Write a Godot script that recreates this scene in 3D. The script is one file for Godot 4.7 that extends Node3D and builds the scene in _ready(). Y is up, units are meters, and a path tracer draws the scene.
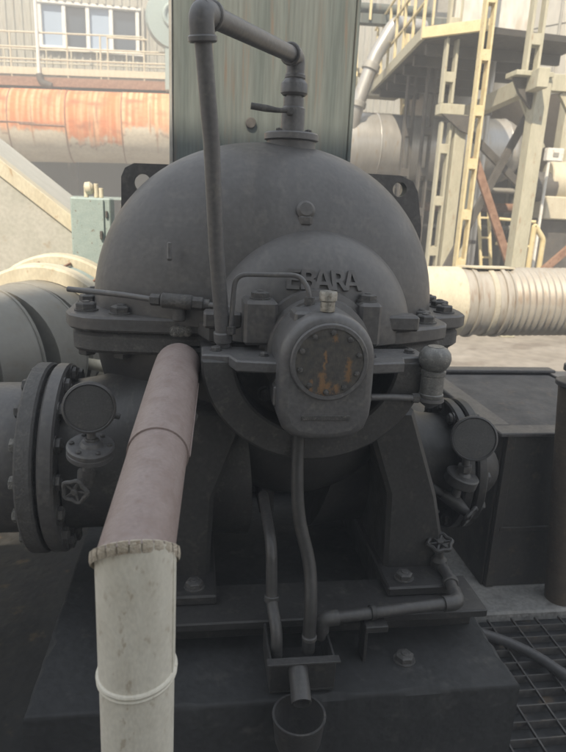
extends Node3D
# Large split-case water pump in the shade of an added unseen block, plant pipework and buildings in hazy sun behind.
# The pump's shaft runs along z; the camera stands 1.65 m above the ground.

var M := {}
var names := {}
var cache := {}

func _ready() -> void:
	setup_view()
	make_materials()
	make_ground()
	make_shade_block()
	make_pump()
	make_pump_pipes()
	make_near_things()
	make_left_background()
	make_right_background()

func setup_view() -> void:
	var cam := Camera3D.new()
	cam.name = "camera"
	cam.position = Vector3(0, 1.65, 0)
	cam.rotation_order = EULER_ORDER_YXZ
	cam.rotation_degrees = Vector3(-15.6, -8.3, 2.6)
	cam.fov = 63.3
	cam.near = 0.05
	cam.far = 400.0
	var lens := CameraAttributesPhysical.new()
	lens.frustum_focal_length = 19.47
	lens.frustum_focus_distance = 1.55
	lens.exposure_aperture = 4.0
	lens.frustum_far = 400.0
	cam.attributes = lens
	add_child(cam)
	cam.current = true
	var sky_mat := ProceduralSkyMaterial.new()
	sky_mat.sky_top_color = Color(0.74, 0.77, 0.81)
	sky_mat.sky_horizon_color = Color(0.92, 0.92, 0.91)
	sky_mat.sky_curve = 0.16
	sky_mat.ground_bottom_color = Color(0.35, 0.34, 0.32)
	sky_mat.ground_horizon_color = Color(0.75, 0.75, 0.74)
	sky_mat.sun_angle_max = 12.0
	var sky := Sky.new()
	sky.sky_material = sky_mat
	var env := Environment.new()
	env.background_mode = Environment.BG_SKY
	env.sky = sky
	env.background_energy_multiplier = 1.0
	env.tonemap_mode = Environment.TONE_MAPPER_LINEAR
	env.tonemap_exposure = 2.25
	env.fog_enabled = true
	env.fog_density = 0.024
	env.fog_light_color = Color(0.93, 0.94, 0.95)
	env.sdfgi_enabled = true
	env.ssao_enabled = true
	env.ssil_enabled = true
	var we := WorldEnvironment.new()
	we.name = "environment"
	we.environment = env
	add_child(we)
	var sun := DirectionalLight3D.new()
	sun.name = "sun"
	sun.light_energy = 1.4
	sun.light_color = Color(1.0, 0.93, 0.82)
	sun.light_angular_distance = 0.6
	sun.shadow_enabled = true
	add_child(sun)
	sun.look_at_from_position(Vector3.ZERO, Vector3(0.52, -1.27, -1.0), Vector3.UP)

# ---------------------------------------------------------------- nodes
func numbered(called: String) -> String:
	if not names.has(called):
		names[called] = 0
		return called
	names[called] += 1
	return "%s_%03d" % [called, names[called]]

func tag(o: Node3D, label: String, category: String, group := "", kind := "") -> void:
	if label != "":
		o.set_meta("label", label)
	if category != "":
		o.set_meta("category", category)
	if group != "":
		o.set_meta("group", group)
	if kind != "":
		o.set_meta("kind", kind)

func thing(called: String, label: String, category: String, at: Vector3, group := "") -> Node3D:
	var o := Node3D.new()
	o.name = numbered(called)
	add_child(o)
	o.position = at
	tag(o, label, category, group)
	return o

func copy_of(src: Node3D, at: Vector3, label: String, turn := 0.0) -> Node3D:
	var o: Node3D = src.duplicate()
	var base := String(src.name)
	o.name = numbered(base)
	add_child(o)
	o.position = at
	o.rotation.y = turn
	o.set_meta("label", label)
	return o

# a mesh, placed in world coordinates, as a part of parent
func part(parent: Node3D, called: String, mesh: Mesh, mat: Material, xf := Transform3D.IDENTITY) -> MeshInstance3D:
	var o := MeshInstance3D.new()
	o.name = called
	o.mesh = mesh
	o.material_override = mat
	parent.add_child(o, true)
	o.global_transform = xf
	return o

func structure(called: String, mesh: Mesh, mat: Material, xf := Transform3D.IDENTITY) -> MeshInstance3D:
	var o := MeshInstance3D.new()
	o.name = numbered(called)
	o.mesh = mesh
	o.material_override = mat
	add_child(o)
	o.transform = xf
	o.set_meta("kind", "structure")
	return o

func at(x: float, y: float, z: float) -> Transform3D:
	return Transform3D(Basis.IDENTITY, Vector3(x, y, z))

# transform whose y axis points along dir
func along(pos: Vector3, dir: Vector3, spin := 0.0) -> Transform3D:
	var y := dir.normalized()
	var h := Vector3(1, 0, 0) if absf(y.x) < 0.9 else Vector3(0, 1, 0)
	var z := h.cross(y).normalized()
	var x := y.cross(z).normalized()
	return Transform3D(Basis(x, y, z) * Basis(Vector3.UP, spin), pos)

# ---------------------------------------------------------------- meshes
func tri(st: SurfaceTool, a: Vector3, b: Vector3, c: Vector3, out: Vector3) -> void:
	var n := (c - a).cross(b - a)
	if n.length_squared() < 1e-16:
		return
	if n.dot(out) < 0.0:
		var t := b
		b = c
		c = t
		n = -n
	n = n.normalized()
	for p in [a, b, c]:
		st.set_normal(n)
		st.set_uv(Vector2(p.x, p.y))
		st.add_vertex(p)

func quad(st: SurfaceTool, a: Vector3, b: Vector3, c: Vector3, d: Vector3, out: Vector3) -> void:
	tri(st, a, b, c, out)
	tri(st, a, c, d, out)

func begin() -> SurfaceTool:
	var st := SurfaceTool.new()
	st.begin(Mesh.PRIMITIVE_TRIANGLES)
	return st

# box with chamfered edges, centred
func add_box(st: SurfaceTool, size: Vector3, bevel: float, xf := Transform3D.IDENTITY) -> void:
	var h := size * 0.5
	var b := minf(bevel, minf(h.x, minf(h.y, h.z)) * 0.9)
	var v := {}
	for sx in [-1, 1]:
		for sy in [-1, 1]:
			for sz in [-1, 1]:
				var k := [sx, sy, sz]
				v[[0] + k] = xf * Vector3(sx * h.x, sy * (h.y - b), sz * (h.z - b))
				v[[1] + k] = xf * Vector3(sx * (h.x - b), sy * h.y, sz * (h.z - b))
				v[[2] + k] = xf * Vector3(sx * (h.x - b), sy * (h.y - b), sz * h.z)
	var B := xf.basis
	for s in [-1, 1]:
		quad(st, v[[0, s, -1, -1]], v[[0, s, 1, -1]], v[[0, s, 1, 1]], v[[0, s, -1, 1]], B * Vector3(s, 0, 0))
		quad(st, v[[1, -1, s, -1]], v[[1, 1, s, -1]], v[[1, 1, s, 1]], v[[1, -1, s, 1]], B * Vector3(0, s, 0))
		quad(st, v[[2, -1, -1, s]], v[[2, 1, -1, s]], v[[2, 1, 1, s]], v[[2, -1, 1, s]], B * Vector3(0, 0, s))
	if b > 0.0:
		for s in [-1, 1]:
			for t in [-1, 1]:
				quad(st, v[[0, s, t, -1]], v[[0, s, t, 1]], v[[1, s, t, 1]], v[[1, s, t, -1]], B * Vector3(s, t, 0))
				quad(st, v[[0, s, -1, t]], v[[0, s, 1, t]], v[[2, s, 1, t]], v[[2, s, -1, t]], B * Vector3(s, 0, t))
				quad(st, v[[1, -1, s, t]], v[[1, 1, s, t]], v[[2, 1, s, t]], v[[2, -1, s, t]], B * Vector3(0, s, t))
				for r in [-1, 1]:
					tri(st, v[[0, s, t, r]], v[[1, s, t, r]], v[[2, s, t, r]], B * Vector3(s, t, r))

func box(x: float, y: float, z: float, bevel := 0.003) -> Mesh:
	var key := "box %.4f %.4f %.4f %.4f" % [x, y, z, bevel]
	if not cache.has(key):
		var st := begin()
		add_box(st, Vector3(x, y, z), bevel)
		cache[key] = st.commit()
	return cache[key]

# box between two corners, placed in the world
func box_part(parent: Node3D, called: String, lo: Vector3, hi: Vector3, mat: Material, bevel := 0.004) -> MeshInstance3D:
	var s := hi - lo
	return part(parent, called, box(s.x, s.y, s.z, bevel), mat, Transform3D(Basis.IDENTITY, (lo + hi) * 0.5))

# a straight bar of rectangular section from a to b
func bar_part(parent: Node3D, called: String, a: Vector3, b: Vector3, w: float, d: float, mat: Material, bevel := 0.003) -> MeshInstance3D:
	return part(parent, called, box(w, a.distance_to(b), d, bevel), mat, along((a + b) * 0.5, b - a))

# surface through rings of points (all with the same count, closed rings), edges sharper than 40 degrees stay sharp
func add_loft(st: SurfaceTool, rings: Array, cap_a := true, cap_b := true, closed_v := false) -> void:
	var n: int = rings[0].size()
	var m: int = rings.size()
	var bands := m if closed_v else m - 1
	var fn := []
	var vote := 0.0
	var mid := []
	for r in rings:
		var c := Vector3.ZERO
		for p in r:
			c += p
		mid.append(c / n)
	for k in bands:
		var A: PackedVector3Array = rings[k]
		var Bq: PackedVector3Array = rings[(k + 1) % m]
		var row := PackedVector3Array()
		for j in n:
			var j2 := (j + 1) % n
			var w := (Bq[j2] - A[j]).cross(Bq[j] - A[j2])
			vote += w.dot(A[j] - mid[k]) + w.dot(Bq[j] - mid[(k + 1) % m])
			row.append(w.normalized())
		fn.append(row)
	var s := 1.0 if vote >= 0.0 else -1.0
	var vlen := [0.0]
	for k in bands:
		vlen.append(vlen[k] + mid[k].distance_to(mid[(k + 1) % m]) + absf(rings[k][0].distance_to(mid[k]) - rings[(k + 1) % m][0].distance_to(mid[(k + 1) % m])))
	for k in bands:
		for j in n:
			var f: Vector3 = fn[k][j]
			if f.length_squared() < 0.5:
				continue
			var corner := [[k, j], [k, j + 1], [k + 1, j + 1], [k + 1, j]]
			var P := []
			var N := []
			var U := []
			for c in corner:
				var i: int = c[0]
				var jj: int = c[1]
				var acc := Vector3.ZERO
				for dk in [-1, 0]:
					var kk: int = i + dk
					if closed_v:
						kk = (kk + bands) % bands
					elif kk < 0 or kk >= bands:
						continue
					for dj in [-1, 0]:
						var g: Vector3 = fn[kk][(jj + dj + n) % n]
						if g.dot(f) > 0.76:
							acc += g
				P.append(rings[i % m][jj % n])
				N.append((acc if acc.length_squared() > 0.01 else f).normalized() * s)
				U.append(Vector2(float(jj) / n, vlen[i]))
			var order := [0, 1, 2, 0, 2, 3] if s < 0.0 else [0, 2, 1, 0, 3, 2]
			# front faces run clockwise: check against the wanted normal
			var ng: Vector3 = (P[order[2]] - P[order[0]]).cross(P[order[1]] - P[order[0]])
			if ng.dot(N[order[0]]) < 0.0:
				order = [order[0], order[2], order[1], order[3], order[5], order[4]]
			for q in order:
				st.set_normal(N[q])
				st.set_uv(U[q])
				st.add_vertex(P[q])
	if not closed_v:
		if cap_a:
			cap(st, rings[0], mid[0] - mid[1] if mid[0].distance_to(mid[1]) > 1e-6 else Vector3.ZERO)
		if cap_b:
			cap(st, rings[m - 1], mid[m - 1] - mid[m - 2])

func cap(st: SurfaceTool, ring: PackedVector3Array, out: Vector3) -> void:
	var n := ring.size()
	var c := Vector3.ZERO
	for p in ring:
		c += p
	c /= n
	if ring[0].distance_to(c) < 1e-5:
		return
	var nrm := Vector3.ZERO
	for j in n:
		nrm += (ring[j] - c).cross(ring[(j + 1) % n] - c)
	nrm = nrm.normalized()
	if nrm.dot(out) < 0.0:
		nrm = -nrm
	for j in n:
		tri(st, c, ring[j], ring[(j + 1) % n], nrm)

# circle ring about an axis direction
func ring_at(c: Vector3, x: Vector3, y: Vector3, r: float, n: int) -> PackedVector3Array:
	var p := PackedVector3Array()
	for j in n:
		var a := TAU * j / n
		p.append(c + x * cos(a) * r + y * sin(a) * r)
	return p

# lathe about y: profile is an array of Vector2(radius, height)
func add_lathe(st: SurfaceTool, profile: Array, n := 24, xf := Transform3D.IDENTITY) -> void:
	var rings := []
	for p in profile:
		rings.append(ring_at(xf * Vector3(0, p.y, 0), xf.basis.x, xf.basis.z, maxf(p.x, 0.00001), n))
	add_loft(st, rings, profile[0].x > 0.001, profile[-1].x > 0.001)

func lathe(profile: Array, n := 24) -> Mesh:
	var st := begin()
	add_lathe(st, profile, n)
	return st.commit()

func cyl(r: float, h: float, n := 24, bevel := 0.003) -> Mesh:
	var key := "cyl %.4f %.4f %d %.4f" % [r, h, n, bevel]
	if not cache.has(key):
		cache[key] = lathe([Vector2(r - bevel, -h / 2), Vector2(r, -h / 2 + bevel), Vector2(r, h / 2 - bevel), Vector2(r - bevel, h / 2)], n)
	return cache[key]

# open ring (washer-like tube) of inner radius ri, outer radius ro, height h, centred, about y
func washer(ro: float, ri: float, h: float, n := 32, b := 0.003) -> Mesh:
	var st := begin()
	var prof := [Vector2(ri, -h / 2), Vector2(ro - b, -h / 2), Vector2(ro, -h / 2 + b), Vector2(ro, h / 2 - b), Vector2(ro - b, h / 2), Vector2(ri, h / 2)]
	var rings := []
	for p in prof:
		rings.append(ring_at(Vector3(0, p.y, 0), Vector3.RIGHT, Vector3.BACK, p.x, n))
	add_loft(st, rings, false, false, true)
	return st.commit()

# path with rounded corners
func rounded(pts: Array, rad: float, steps := 6) -> Array:
	var out := [pts[0]]
	for i in range(1, pts.size() - 1):
		var a: Vector3 = (pts[i - 1] - pts[i])
		var b: Vector3 = (pts[i + 1] - pts[i])
		var d := minf(rad, minf(a.length(), b.length()) * 0.49)
		var p0: Vector3 = pts[i] + a.normalized() * d
		var p1: Vector3 = pts[i] + b.normalized() * d
		for s in steps + 1:
			var t := float(s) / steps
			out.append(p0 * (1 - t) * (1 - t) + pts[i] * 2.0 * t * (1 - t) + p1 * t * t)
	out.append(pts[-1])
	return out

func tube_rings(path: Array, radii, n: int, up := Vector3.UP) -> Array:
	var rings := []
	var t0: Vector3 = (path[1] - path[0]).normalized()
	var x := up - t0 * up.dot(t0)
	if x.length() < 0.1:
		x = Vector3.RIGHT - t0 * t0.x
		if x.length() < 0.1:
			x = Vector3.BACK - t0 * t0.z
	x = x.normalized()
	for i in path.size():
		var t: Vector3
		if i == 0:
			t = path[1] - path[0]
		elif i == path.size() - 1:
			t = path[i] - path[i - 1]
		else:
			t = (path[i + 1] - path[i]).normalized() + (path[i] - path[i - 1]).normalized()
		t = t.normalized()
		x = (x - t * x.dot(t)).normalized()
		var y := t.cross(x)
		var r: float = radii[i] if radii is Array else radii
		rings.append(ring_at(path[i], x, y, r, n))
	return rings

func tube(path: Array, radii, n := 14, cap_ends := true) -> Mesh:
	var st := begin()
	add_loft(st, tube_rings(path, radii, n), cap_ends, cap_ends)
	return st.commit()

func torus(R: float, r: float, n := 32, k := 10, wave := 0.0, lobes := 6) -> Mesh:
	var rings := []
	for i in n:
		var a := TAU * i / n
		var d := Vector3(cos(a), 0, sin(a))
		rings.append(ring_at(d * (R + wave * cos(lobes * a)), d, Vector3.UP, r, k))
	var st := begin()
	add_loft(st, rings, false, false, true)
	return st.commit()

# polygon (x, y) extruded along z from z0 to z1 with a small chamfer
func add_prism(st: SurfaceTool, poly: PackedVector2Array, z0: float, z1: float, bevel := 0.0) -> void:
	if Geometry2D.is_polygon_clockwise(poly):
		poly = poly.duplicate()
		poly.reverse()
	var n := poly.size()
	var ins := poly.duplicate()
	if bevel > 0.0:
		for i in n:
			var e0 := (poly[i] - poly[(i - 1 + n) % n]).normalized()
			var e1 := (poly[(i + 1) % n] - poly[i]).normalized()
			var n0 := Vector2(-e0.y, e0.x)
			var n1 := Vector2(-e1.y, e1.x)
			var mt := (n0 + n1)
			ins[i] = poly[i] + mt * (bevel / maxf(0.4, 1.0 + n0.dot(n1)))
	var idx := Geometry2D.triangulate_polygon(ins)
	for i in range(0, idx.size(), 3):
		var a := ins[idx[i]]
		var b := ins[idx[i + 1]]
		var c := ins[idx[i + 2]]
		tri(st, Vector3(a.x, a.y, z1), Vector3(b.x, b.y, z1), Vector3(c.x, c.y, z1), Vector3(0, 0, 1))
		tri(st, Vector3(a.x, a.y, z0), Vector3(b.x, b.y, z0), Vector3(c.x, c.y, z0), Vector3(0, 0, -1))
	var rings := []
	for lv in ([[ins, z0], [poly, z0 + bevel], [poly, z1 - bevel], [ins, z1]] if bevel > 0.0 else [[poly, z0], [poly, z1]]):
		var r := PackedVector3Array()
		for p in lv[0]:
			r.append(Vector3(p.x, p.y, lv[1]))
		rings.append(r)
	add_loft(st, rings, false, false)

func prism(poly: Array, z0: float, z1: float, bevel := 0.0) -> Mesh:
	var st := begin()
	add_prism(st, PackedVector2Array(poly), z0, z1, bevel)
	return st.commit()

# plate standing in the xy plane with a round hole; the outline must be star-shaped about the hole
func plate_with_hole(outline: Array, hole: Vector2, r: float, z0: float, z1: float) -> Mesh:
	var st := begin()
	var n := 48
	var angs := []
	for j in n:
		angs.append(TAU * j / n - PI)
	for p in outline:
		angs.append((p - hole).angle())
	angs.sort()
	var outer := PackedVector2Array()
	var inner := PackedVector2Array()
	for a in angs:
		var d := Vector2(cos(a), sin(a))
		inner.append(hole + d * r)
		var best := 1e9
		for i in outline.size():
			var hit = Geometry2D.segment_intersects_segment(hole, hole + d * 10.0, outline[i] + (outline[i] - outline[(i + 1) % outline.size()]) * 0.001, outline[(i + 1) % outline.size()] + (outline[(i + 1) % outline.size()] - outline[i]) * 0.001)
			if hit != null:
				best = minf(best, hole.distance_to(hit))
		outer.append(hole + d * best)
	var rings := []
	for lv in [[inner, z0], [outer, z0], [outer, z1], [inner, z1]]:
		var rr := PackedVector3Array()
		for p in lv[0]:
			rr.append(Vector3(p.x, p.y, lv[1]))
		rings.append(rr)
	add_loft(st, rings, false, false, true)
	return st.commit()

# hexagon bolt head with washer and a little thread, base at y = 0, d = width across corners
func bolt_mesh(d: float) -> Mesh:
	var key := "bolt %.4f" % d
	if not cache.has(key):
		var st := begin()
		var r := d * 0.5
		add_lathe(st, [Vector2(r * 1.18, -0.004), Vector2(r * 1.18, r * 0.14), Vector2(r * 0.9, r * 0.16)], 14)
		add_lathe(st, [Vector2(r, r * 0.12), Vector2(r, r * 0.66), Vector2(r * 0.86, r * 0.78), Vector2(r * 0.40, r * 0.82)], 6)
		add_lathe(st, [Vector2(r * 0.42, r * 0.78), Vector2(r * 0.40, r * 0.90), Vector2(r * 0.30, r * 0.94)], 10)
		cache[key] = st.commit()
	return cache[key]

func bolt(parent: Node3D, pos: Vector3, dir: Vector3, d: float, mat: Material, called := "bolt") -> MeshInstance3D:
	return part(parent, called, bolt_mesh(d), mat, along(pos, dir, fmod(absf(pos.x * 37.0 + pos.z * 53.0 + pos.y * 29.0), 1.0)))

# flange pair: washers with bolts round the rim
func flange(parent: Node3D, called: String, pos: Vector3, axis: Vector3, ro: float, ri: float, h: float, mat: Material) -> MeshInstance3D:
	return part(parent, called, washer(ro, ri, h, 56, 0.006), mat, along(pos, axis))

# ---------------------------------------------------------------- materials
func lin(r: float, g: float, b: float) -> Color:
	return Color(r, g, b)

func noise_image(seed_: int, freq: float, size := 256, oct := 5) -> PackedByteArray:
	var key := "n%d %.4f %d %d" % [seed_, freq, size, oct]
	if not cache.has(key):
		var f := FastNoiseLite.new()
		f.noise_type = FastNoiseLite.TYPE_SIMPLEX_SMOOTH
		f.seed = seed_
		f.frequency = freq
		f.fractal_type = FastNoiseLite.FRACTAL_FBM
		f.fractal_octaves = oct
		var im := f.get_seamless_image(size, size)
		im.convert(Image.FORMAT_L8)
		cache[key] = im.get_data()
	return cache[key]

func height_texture(seed_: int, freq: float) -> ImageTexture:
	var key := "h%d %.4f" % [seed_, freq]
	if not cache.has(key):
		cache[key] = ImageTexture.create_from_image(Image.create_from_data(256, 256, false, Image.FORMAT_L8, noise_image(seed_, freq)))
	return cache[key]

func wear_texture(k: int) -> ImageTexture:
	var key := "wear%d" % k
	if not cache.has(key):
		var n := noise_image(60 + k, 0.02)
		var rb := PackedByteArray()
		rb.resize(256 * 256)
		for i in 256 * 256:
			rb[i] = int(255.0 * lerpf(0.72, 1.0, n[i] / 255.0))
		cache[key] = ImageTexture.create_from_image(Image.create_from_data(256, 256, false, Image.FORMAT_L8, rb))
	return cache[key]

# paint of colour a, cloudy towards b, with spots of c where a third pattern passes the limit (linear colours)
func patchy(a: Color, b: Color, c: Color, limit: float, rough: float, scale: Vector3, relief := 0.0, metal := 0.0, seed_ := 1, soft := 0.12, fine := 0.035) -> StandardMaterial3D:
	var n1 := noise_image(seed_, 0.012)
	var n2 := noise_image(seed_ + 11, 0.022)
	var n3 := noise_image(seed_ + 23, 0.09)
	var bytes := PackedByteArray()
	bytes.resize(256 * 256 * 3)
	for i in 256 * 256:
		var t := n1[i] / 255.0
		var g := n3[i] / 255.0
		var s := clampf((n2[i] / 255.0 + (g - 0.5) * 0.35 - limit) / soft, 0.0, 1.0)
		var col := a.lerp(b, clampf(t * 1.6 - 0.3, 0.0, 1.0)).lerp(c, s)
		var k := 1.0 + (g - 0.5) * fine * 12.0
		col = Color(clampf(col.r * k, 0, 1), clampf(col.g * k, 0, 1), clampf(col.b * k, 0, 1)).linear_to_srgb()
		bytes[i * 3] = int(col.r * 255.0)
		bytes[i * 3 + 1] = int(col.g * 255.0)
		bytes[i * 3 + 2] = int(col.b * 255.0)
	var m := StandardMaterial3D.new()
	m.albedo_texture = ImageTexture.create_from_image(Image.create_from_data(256, 256, false, Image.FORMAT_RGB8, bytes))
	m.roughness = minf(1.0, rough * 1.15)
	m.roughness_texture = wear_texture(seed_ % 5)
	m.roughness_texture_channel = BaseMaterial3D.TEXTURE_CHANNEL_GRAYSCALE
	m.metallic = metal
	m.uv1_triplanar = true
	m.uv1_world_triplanar = true
	m.uv1_scale = scale
	if relief > 0.0:
		m.heightmap_enabled = true
		m.heightmap_texture = height_texture(seed_ % 6 + 23, 0.09)
		m.heightmap_scale = relief
	return m

func make_materials() -> void:
	var V := func(s: float) -> Vector3: return Vector3(s, s, s)
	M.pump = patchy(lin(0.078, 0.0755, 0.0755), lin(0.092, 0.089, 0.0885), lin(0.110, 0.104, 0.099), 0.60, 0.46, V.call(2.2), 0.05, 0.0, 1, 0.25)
	M.pump_smooth = patchy(lin(0.094, 0.093, 0.096), lin(0.110, 0.109, 0.111), lin(0.135, 0.131, 0.124), 0.64, 0.40, V.call(3.1), 0.03, 0.0, 2, 0.25)
	M.pump_rough = patchy(lin(0.066, 0.065, 0.065), lin(0.086, 0.084, 0.082), lin(0.112, 0.107, 0.101), 0.62, 0.7, V.call(4.3), 0.14, 0.0, 3, 0.25)
	M.bolt = patchy(lin(0.060, 0.059, 0.060), lin(0.085, 0.083, 0.081), lin(0.135, 0.128, 0.120), 0.62, 0.6, V.call(9.0), 0.06, 0.1, 4, 0.25)
	M.dusty_nut = patchy(lin(0.17, 0.166, 0.155), lin(0.11, 0.11, 0.105), lin(0.26, 0.25, 0.23), 0.6, 0.8, V.call(12.0), 0.2, 0.0, 5)
	M.letter = patchy(lin(0.050, 0.050, 0.052), lin(0.070, 0.069, 0.068), lin(0.11, 0.10, 0.095), 0.62, 0.7, V.call(6.0), 0.1, 0.0, 6)
	M.cap = patchy(lin(0.34, 0.33, 0.30), lin(0.26, 0.25, 0.225), lin(0.16, 0.145, 0.12), 0.6, 0.42, V.call(14.0), 0.05, 0.55, 7)
	M.oiler = patchy(lin(0.125, 0.125, 0.122), lin(0.165, 0.165, 0.158), lin(0.24, 0.235, 0.22), 0.62, 0.4, V.call(8.0), 0.05, 0.2, 8)
	M.dial = patchy(lin(0.072, 0.072, 0.073), lin(0.084, 0.083, 0.084), lin(0.100, 0.097, 0.093), 0.66, 0.5, V.call(6.0), 0.02, 0.0, 9, 0.25)
	M.plinth = patchy(lin(0.024, 0.025, 0.027), lin(0.033, 0.034, 0.036), lin(0.056, 0.055, 0.053), 0.70, 0.8, V.call(1.4), 0.2, 0.0, 10, 0.3)
	M.bay = patchy(lin(0.020, 0.021, 0.022), lin(0.032, 0.032, 0.033), lin(0.085, 0.062, 0.040), 0.72, 0.7, V.call(0.8), 0.4, 0.0, 12, 0.2)
	M.concrete = patchy(lin(0.25, 0.23, 0.205), lin(0.30, 0.28, 0.255), lin(0.195, 0.175, 0.155), 0.62, 0.9, V.call(0.22), 0.15, 0.0, 13)
	M.kerb = patchy(lin(0.22, 0.22, 0.215), lin(0.27, 0.265, 0.255), lin(0.16, 0.155, 0.15), 0.72, 0.9, V.call(1.6), 0.3, 0.0, 14, 0.2, 0.04)
	M.brown = patchy(lin(0.235, 0.185, 0.172), lin(0.275, 0.225, 0.212), lin(0.200, 0.150, 0.134), 0.62, 0.62, Vector3(4.0, 10.0, 4.0), 0.08, 0.0, 15, 0.3, 0.025)
	M.white = patchy(lin(0.60, 0.575, 0.50), lin(0.67, 0.65, 0.575), lin(0.40, 0.35, 0.275), 0.74, 0.6, Vector3(6.0, 3.0, 6.0), 0.04, 0.0, 16, 0.16, 0.02)
	M.frill = patchy(lin(0.46, 0.41, 0.33), lin(0.55, 0.50, 0.42), lin(0.30, 0.23, 0.165), 0.66, 0.7, V.call(12.0), 0.2, 0.0, 17, 0.2)
	M.green = patchy(lin(0.086, 0.106, 0.104), lin(0.122, 0.140, 0.136), lin(0.112, 0.090, 0.072), 0.66, 0.75, Vector3(2.6, 0.13, 2.6), 0.08, 0.0, 18, 0.25, 0.04)
	M.teal = patchy(lin(0.27, 0.345, 0.345), lin(0.31, 0.385, 0.38), lin(0.18, 0.16, 0.13), 0.86, 0.6, V.call(4.0), 0.03, 0.0, 19, 0.05, 0.02)
	M.beige = patchy(lin(0.40, 0.375, 0.315), lin(0.45, 0.425, 0.36), lin(0.34, 0.295, 0.225), 0.78, 0.7, V.call(1.3), 0.05, 0.0, 20, 0.2, 0.02)
	M.cream = patchy(lin(0.50, 0.46, 0.36), lin(0.56, 0.525, 0.42), lin(0.38, 0.29, 0.19), 0.78, 0.65, Vector3(2.2, 1.0, 2.2), 0.05, 0.0, 21, 0.15, 0.02)
	M.cladding = patchy(lin(0.30, 0.30, 0.285), lin(0.36, 0.355, 0.335), lin(0.26, 0.225, 0.185), 0.72, 0.55, V.call(1.1), 0.05, 0.25, 22, 0.2, 0.02)
	M.silver = patchy(lin(0.44, 0.435, 0.42), lin(0.53, 0.525, 0.51), lin(0.42, 0.35, 0.26), 0.72, 0.33, Vector3(1.2, 0.25, 1.2), 0.0, 0.55, 24, 0.2, 0.015)
	M.steel = patchy(lin(0.40, 0.39, 0.305), lin(0.46, 0.445, 0.355), lin(0.33, 0.25, 0.17), 0.80, 0.7, Vector3(2.0, 0.6, 2.0), 0.05, 0.0, 25, 0.15, 0.02)
	M.yellow = patchy(lin(0.60, 0.51, 0.29), lin(0.66, 0.58, 0.37), lin(0.42, 0.28, 0.16), 0.80, 0.6, V.call(2.0), 0.03, 0.0, 26, 0.12, 0.02)
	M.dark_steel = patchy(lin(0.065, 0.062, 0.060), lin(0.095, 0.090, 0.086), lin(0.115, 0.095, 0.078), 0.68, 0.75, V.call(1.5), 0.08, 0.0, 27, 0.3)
	M.rust = patchy(lin(0.24, 0.135, 0.095), lin(0.32, 0.20, 0.145), lin(0.16, 0.085, 0.055), 0.66, 0.9, V.call(2.2), 0.2, 0.0, 28, 0.2)
	M.post = patchy(lin(0.090, 0.072, 0.056), lin(0.115, 0.092, 0.070), lin(0.150, 0.105, 0.070), 0.68, 0.85, V.call(3.0), 0.12, 0.0, 29, 0.3)
	M.siding = patchy(lin(0.33, 0.33, 0.295), lin(0.38, 0.375, 0.335), lin(0.29, 0.26, 0.21), 0.66, 0.75, Vector3(0.6, 0.08, 0.6), 0.0, 0.0, 30, 0.2)
	M.plaster = patchy(lin(0.56, 0.555, 0.525), lin(0.63, 0.625, 0.595), lin(0.45, 0.415, 0.355), 0.70, 0.8, Vector3(0.4, 0.12, 0.4), 0.0, 0.0, 31, 0.2)
	M.frame = patchy(lin(0.70, 0.70, 0.68), lin(0.76, 0.76, 0.74), lin(0.55, 0.52, 0.46), 0.7, 0.5, V.call(2.0), 0.0, 0.0, 32)
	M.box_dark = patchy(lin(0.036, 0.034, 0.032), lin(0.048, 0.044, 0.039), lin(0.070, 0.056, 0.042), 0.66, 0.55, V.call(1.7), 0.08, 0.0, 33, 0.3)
	M.pump_shade = patchy(lin(0.030, 0.0295, 0.030), lin(0.039, 0.038, 0.038), lin(0.056, 0.053, 0.050), 0.68, 0.5, V.call(2.4), 0.05, 0.0, 38, 0.25)  # pump paint darkened to stand for the shade on its lower parts
	M.pump_half_shade = patchy(lin(0.046, 0.045, 0.046), lin(0.058, 0.057, 0.057), lin(0.085, 0.081, 0.076), 0.66, 0.45, V.call(3.4), 0.04, 0.0, 40, 0.25)  # less dark copy, paints half shade on bracket, suction nozzle and drains
	M.hood = patchy(lin(0.39, 0.395, 0.365), lin(0.44, 0.44, 0.41), lin(0.34, 0.31, 0.26), 0.78, 0.7, V.call(1.3), 0.04, 0.0, 39, 0.2, 0.02)
	M.clad_beige = patchy(lin(0.215, 0.21, 0.19), lin(0.25, 0.243, 0.22), lin(0.20, 0.18, 0.15), 0.74, 0.5, V.call(1.1), 0.05, 0.1, 35, 0.2, 0.02)
	M.hopper = patchy(lin(0.30, 0.25, 0.20), lin(0.36, 0.31, 0.255), lin(0.24, 0.18, 0.13), 0.70, 0.8, V.call(0.6), 0.0, 0.0, 36, 0.2, 0.02)
	M.pale_jacket = patchy(lin(0.34, 0.325, 0.295), lin(0.41, 0.39, 0.355), lin(0.27, 0.215, 0.17), 0.62, 0.5, Vector3(2.4, 0.5, 0.5), 0.0, 0.15, 37, 0.2, 0.02)
	var glass := StandardMaterial3D.new()
	glass.albedo_color = Color(0.20, 0.25, 0.31)
	glass.roughness = 0.08
	glass.metallic_specular = 0.7
	M.glass = glass
	var curtain := StandardMaterial3D.new()
	curtain.albedo_color = Color(0.60, 0.67, 0.76)
	curtain.roughness = 0.3
	M.glass_pale = curtain
	M.gasket = patchy(lin(0.02, 0.02, 0.02), lin(0.03, 0.03, 0.03), lin(0.05, 0.045, 0.04), 0.6, 0.9, V.call(8.0), 0.2, 0.0, 34)
	make_duct_material()
	make_cover_material()

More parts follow.
